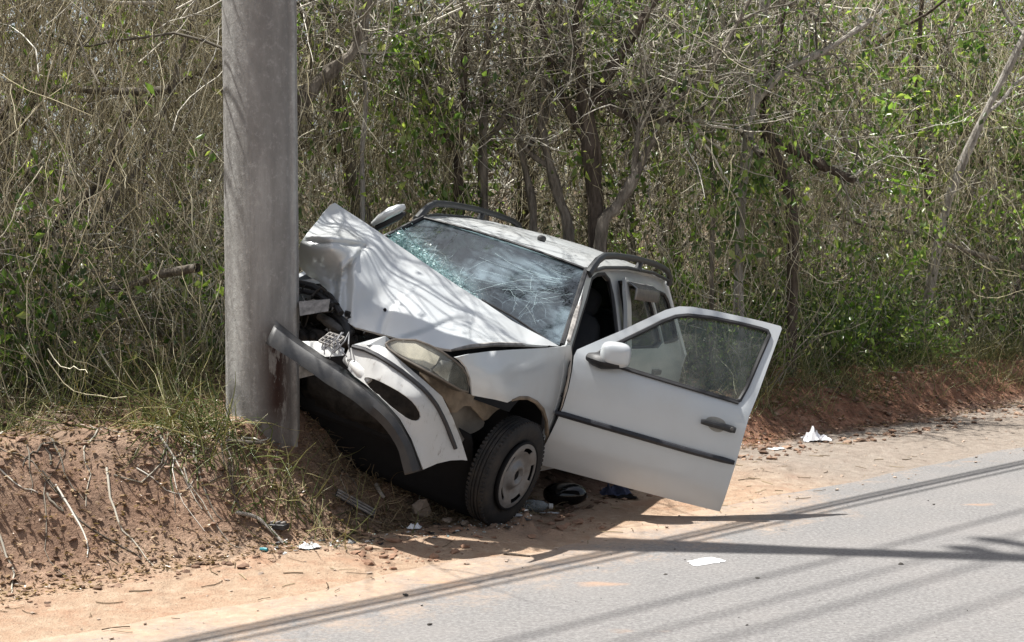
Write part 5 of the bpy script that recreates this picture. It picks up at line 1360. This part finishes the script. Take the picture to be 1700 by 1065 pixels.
# ---- wheels
def wheel_parts(o, ang):
    """wheel about the local Y axis, outer face towards +Y"""
    prof = [(.178, -.075), (.20, -.085), (.245, -.090), (.268, -.084), (.281, -.070), (.287, -.05), (.287, -.034), (.280, -.033), (.280, -.027), (.288, -.026), (.289, -.008), (.281, -.007), (.281, .007), (.289, .008), (.288, .026), (.280, .027), (.280, .033), (.287, .034), (.287, .05), (.281, .070), (.268, .084), (.245, .090), (.22, .087), (.20, .083), (.19, .080), (.178, .070)]
    prof = [(r_ * .985, y_ * .66 - .018) for r_, y_ in prof]
    q = MB(); q.lathe(prof, 80)
    for k in range(72):          # shoulder blocks
        th = 2 * math.pi * k / 72
        for s_ in (-1, 1):
            c, s2 = math.cos(th), math.sin(th)
            rr = np.array([[c, 0, -s2], [0, 1, 0], [s2, 0, c]]).T
            q.box(np.array([.281 * c, s_ * .041 - .018, .277 * s2]), (.012, .018, .015), np.array([[c, 0, -s2], [0, 1, 0], [s2, 0, c]]))
    q.build('tyre', TYRE, o)
    q = MB(); q.lathe([(.182, .050), (.180, .044), (.168, .034), (.160, -.07), (.0, -.07)], 48); q.lathe([(.184, .042), (.186, .054), (.178, .059), (.172, .054), (.172, .042)], 48)
    rim = q.build('rim', DARK, o)
    # cover disc with four pairs of slots
    V, T3 = tri2d([(.172 * math.cos(a), .172 * math.sin(a)) for a in np.linspace(0, 2 * math.pi, 64, endpoint=False)],
                  [[(r_ * math.cos(a), r_ * math.sin(a)) for r_, a in [(.150, a0 + x) for x in np.linspace(0, .62, 7)] + [(.128, a0 + x) for x in np.linspace(.62, 0, 7)]] for a0 in np.arange(5) * 2 * math.pi / 5 + .2], .014)
    rr = np.hypot(V[:, 0], V[:, 1])
    y = np.interp(rr, [0, .03, .034, .055, .075, .085, .12, .155, .172], [.034, .034, .056, .060, .034, .032, .048, .058, .054])
    P, Fc = solid(np.c_[V[:, 0], y, V[:, 1]], T3, .004, (0, 30, 0)); raw_build('wheel_cover', P, Fc, HUB, o)
    q = MB(); q.lathe([(.028, .032), (.030, .040), (.022, .046), (.0, .046)], 20); q.build('hub_nut', DARK, o)
# front left: knocked down and back, steered outwards
ntw = np.array([0.0, 0, 0])
HUBW = at(857, 789, 7.62)                       # outer face of the hub
axis_w = CM @ np.array([math.sin(R(8)), math.cos(R(8)), -.02]); axis_w /= np.linalg.norm(axis_w)
wc0 = HUBW - axis_w * .045
yl = CM.T @ axis_w; xl = np.cross(yl, [0, 0, 1]); xl /= np.linalg.norm(xl); zl = np.cross(xl, yl)
wo = empty('wheel'); wo.parent = car; 
wm = Matrix([[*(xl[i], yl[i], zl[i], carl(wc0)[i])] for i in range(3)] + [[0, 0, 0, 1]]); wo.matrix_local = wm
wheel_parts(wo, 0)
def wheel_copy(x, y, z, flip):
    o = wo.copy(); COL.objects.link(o); o.parent = car
    o.matrix_local = Matrix.Translation((x, y, z)) @ Matrix.Rotation(math.pi if flip else 0, 4, 'Z')
    for c in [c for c in COL.objects if c.parent == wo]:
        k = c.copy(); COL.objects.link(k); k.parent = o
wheel_copy(-2.47, .70, .287, False); wheel_copy(-2.47, -.70, .287, True); wheel_copy(-.25, -.72, .287, True)
q = MB(); q.tube([(-2.47, -.66, .29), (-2.47, .66, .29)], .04, 8); q.build('axle', DARK, car)
q = MB(); q.tube([(-.3, .2, .26), (-.2, .66, .22)], .025, 8); q.build('drive_shaft', DARK, car)
q = MB(); q.tube([(-.5, .12, .17), (-1.5, .15, .15), (-2.6, .3, .2)], .035, 8); q.build('exhaust_pipe', STEEL, car)

# ------------------------------------------------------------------ litter and broken pieces on the ground
def at_ground(px, py, up=0.0): p = on_ground(px, py); return p + np.array([0, 0, up])
def lone(mb, name, mat, label, cat, group=None, smooth=True):
    """a thing of one mesh with its origin on the ground"""
    V = np.array(mb.v); c = np.array([V[:, 0].mean(), V[:, 1].mean(), V[:, 2].min()])
    mb.v = [tuple(p) for p in V - c]; o = mb.build(name, mat, None, smooth); o.location = c
    return tag(o, label, cat, group)
def rock(px, py, r, seed, name, mat, label, cat, group=None, flat=.7, sink=.25):
    gg = np.random.default_rng(seed); p = at_ground(px, py)
    d = gg.standard_normal((26, 3)); d /= np.linalg.norm(d, axis=1)[:, None]
    q = MB(); q.hull(p + np.array([0, 0, r * flat * (1 - sink * 2)]) + d * r * np.array([1, .85, flat]) * gg.uniform(.82, 1.05, (26, 1))); return lone(q, name, mat, label, cat, group, False)
rock(702, 856, .068, 5, 'stone', STONEM, 'biggest pale angular stone on the soil in front of the bumper', 'stone', flat=.85)
rock(742, 868, .030, 6, 'stone', STONEM, 'small pale stone lying between the big stone and the sunken wheel', 'stone')
rock(772, 872, .026, 8, 'stone', STONEM, 'small stone pressed into red soil beside the sunken tyre', 'stone')
# clear bottle by the wheel
p = at_ground(884, 849, .032); a_ = np.array([.97, -.20, .02]); a_ /= np.linalg.norm(a_); b_ = np.cross([0, 0, 1], a_); b_ /= np.linalg.norm(b_)
bt_ = empty('plastic_bottle', p - np.array([0, 0, .032]), 'clear crushed plastic bottle lying beside the sunken front wheel', 'bottle')
xf = (np.stack([b_, a_, np.cross(b_, a_)], 1), np.array([0, 0, .032]))
q = MB(); q.lathe([(0, -.085), (.026, -.085), (.034, -.075), (.034, -.03), (.031, -.025), (.034, -.02), (.034, .015), (.031, .02), (.033, .03), (.026, .06), (.014, .082), (.012, .095)], 24, xf); q.build('bottle_body', BOTTLE, bt_)
q = MB(); q.lathe([(0, .112), (.014, .112), (.015, .094), (.012, .094)], 18, xf); q.build('cap', WHITEPL, bt_)
# black rounded piece under the door
p = at_ground(938, 836); he = empty('rounded_black_shell', p, 'glossy black rounded plastic shell with a grey rim on the ground under the car sill', 'plastic part')
q = MB(); q.blob((0, 0, .055), (.125, .10, .065), .9, 16); q.build('shell', simple('gloss_black', (.008, .008, .009), .12), he)
q = MB(); q.tube([(.128 * math.cos(t_) * .98, -.02 + .03 * math.cos(t_), .02 + .088 * math.sin(t_)) for t_ in np.linspace(.15, 2.6, 20)], .006, 6); q.build('rim', PRIMER, he)
# blue cloth
def crumple(p, rx, ry, h, seed, n=22, rz=0.0):
    gg = np.random.default_rng(seed); u, v = np.meshgrid(np.linspace(-1, 1, n), np.linspace(-1, 1, n), indexing='ij')
    o1, o2 = gg.uniform(0, 50, 2)
    e = 1 + .5 * fbm(u * 1.2 + o1, v * 1.2 + o2, 3)
    X = rx * u * e; Y = ry * v * e; Z = h * (.45 + fbm(u * 2 + o2, v * 2 + o1, 4)) * (1 - .8 * np.maximum(np.abs(u), np.abs(v)) ** 2); Z = np.maximum(Z, 0) + .004
    c, s = math.cos(rz), math.sin(rz); q = MB(); q.grid(np.stack([p[0] + X * c - Y * s, p[1] + X * s + Y * c, p[2] + Z], -1)); return q
lone(crumple(at_ground(1022, 824), .085, .06, .10, 3), 'cloth', CLOTHB, 'dark blue crumpled cloth on the soil under the open door', 'cloth')
lone(crumple(at_ground(1040, 828), .06, .035, .03, 9), 'cloth', DARK, 'flat black rag beside the blue cloth under the door', 'cloth')
lone(crumple(at_ground(1354, 733), .085, .07, .13, 4), 'plastic_bag', BAG, 'white crumpled plastic bag at the foot of the red bank', 'bag')
lone(crumple(at_ground(688, 879), .030, .022, .035, 5), 'plastic_scrap', BAG, 'small clear white plastic scrap below the big stone', 'scrap')
lone(crumple(at_ground(514, 910), .050, .03, .03, 6, rz=.4), 'paper_scrap', PAPER, 'torn pale paper scrap on the dirt below the grey strip', 'scrap')
lone(crumple(at_ground(858, 858), .030, .016, .022, 7, rz=.3), 'paper_scrap', PAPER, 'white paper scrap beside the sunken front tyre', 'scrap')
lone(crumple(at_ground(910, 853), .055, .012, .008, 8, rz=-.1), 'paper_scrap', PAPER, 'thin white paper strip in front of the clear bottle', 'scrap')
lone(crumple(at_ground(1170, 934), .085, .06, .007, 10, rz=.5), 'paper_sheet', PAPER, 'flat white paper lying on the asphalt', 'paper')
lone(crumple(at_ground(1290, 746), .06, .03, .02, 11, rz=.5), 'paper_scrap', PAPER, 'pale scrap at the foot of the bank, left of the white bag', 'scrap')
# ribbed grey strip and black piece thrown from the front of the car
def strip(pa, pb, wd, name, label):
    A_ = at_ground(*pa, .03); B_ = at_ground(*pb, .02); d = B_ - A_; L = np.linalg.norm(d); d /= L; s_ = np.cross([0, 0, 1], d); s_ /= np.linalg.norm(s_); n_ = np.cross(d, s_)
    s_ = s_ * .75 + n_ * .66; n_ = np.cross(d, s_)
    root = empty(name, (A_ + B_) / 2 - np.array([0, 0, .03]), label, 'car part'); o_ = np.array(root.location)
    rt = np.stack([d, s_, n_], 1); c = (A_ + B_) / 2 - o_
    q = MB(); q.box(c, (L, wd, .006), rt); q.build('backing', PLASTIC, root)
    for k in (-1, 0, 1):
        q = MB(); q.box(c + s_ * k * wd * .33 + n_ * .006, (L * .97, wd * .16, .008), rt); q.build('rib', PRIMER, root)
strip((558, 829), (622, 860), .055, 'grille_strip', 'grey ribbed grille strip lying on the shaded slope below the bumper')
p = at_ground(462, 879, .012); br = empty('broken_fitting', p - np.array([0, 0, .012]), 'small black and grey broken fitting on the dirt slope left', 'car part')
q = MB(); q.box((0, 0, .016), (.092, .05, .026), rotm('Z', -20)); q.build('casing', PLASTIC, br)
for k in (-1, 0, 1): 
    q = MB(); q.box(rotm('Z', -20) @ np.array([k * .028, 0, .034]), (.012, .04, .012), rotm('Z', -20)); q.build('rib', PRIMER, br)
p = at_ground(438, 916, .010); q = MB(); q.tube([p + np.array([-.018, .008, 0]), p, p + np.array([.018, -.008, 0])], [.007, .010, .009], 10); lone(q, 'teal_cap', TEAL, 'tiny teal plastic tube on the dirt at the lower left', 'scrap')
# sticks
def stick(pts, r, label, mat=TWIG, name='stick'):
    P = np.array([at_ground(px, py, up) for px, py, up in pts]); Q, q_ = smooth_path(P, [r, r * .9, r * .7], 14); mb = MB(); mb.tube(Q, q_, 7); lone(mb, name, mat, label, 'stick')
stick([(424, 716, .03), (455, 712, .035), (492, 713, .02)], .018, 'short thick brown branch lying at the foot of the concrete pole', BARK)
stick([(376, 742, .02), (410, 745, .03), (440, 748, .02)], .010, 'thin grey stick on top of the eroded mound', BARK)
stick([(392, 862, .03), (430, 872, .03), (470, 905, .01)], .010, 'long bent grey stick beside the small black fitting', BARKP)
stick([(380, 790, .05), (386, 830, .05), (400, 858, .02)], .008, 'thin dark stick leaning down the eroded mound', BARKD)
stick([(624, 815, .03), (631, 824, .02), (638, 832, .01)], .012, 'pale wood chip on the straw in front of the stone', BARKP)
stick([(836, 921, .006), (858, 923, .006), (880, 925, .004)], .006, 'dark twig lying on the sandy edge of the road', BARKD)

# shards thrown from the front of the car
gd = np.random.default_rng(91)
def shards(n, mat, name, rmin, rmax):
    px = gd.uniform(430, 880, n); V = []; Fq = []
    for k in range(n):
        py = gd.uniform(max(800, 905 - (px[k] - 430) * .12), 925 - (px[k] - 430) * .10); p = at_ground(px[k], py, .004); r_ = rmin + (rmax - rmin) * gd.random() ** 3
        a = np.sort(gd.uniform(0, 6.28, 5)); c = np.stack([np.cos(a), np.sin(a), gd.normal(0, .25, 5)], -1) * r_ * gd.uniform(.5, 1.2, (5, 1)); o = len(V)
        V += list(p + c) + list(p + c + (0, 0, .003)); Fq += [(o, o + 2, o + 1), (o, o + 3, o + 2), (o, o + 4, o + 3), (o + 5, o + 6, o + 7), (o + 5, o + 7, o + 8), (o + 5, o + 8, o + 9)] + [t for q in range(5) for t in ((o + q, o + (q + 1) % 5, o + 5 + (q + 1) % 5), (o + q, o + 5 + (q + 1) % 5, o + 5 + q))]
    o = link(name, mesh_np(name, np.array(V), np.array(Fq), False), mat); o['kind'] = 'stuff'
shards(70, WHITEPL, 'plastic_shards', .004, .022); shards(70, PLASTIC, 'plastic_shards', .004, .026); shards(90, CRUMB, 'glass_shards', .002, .008)
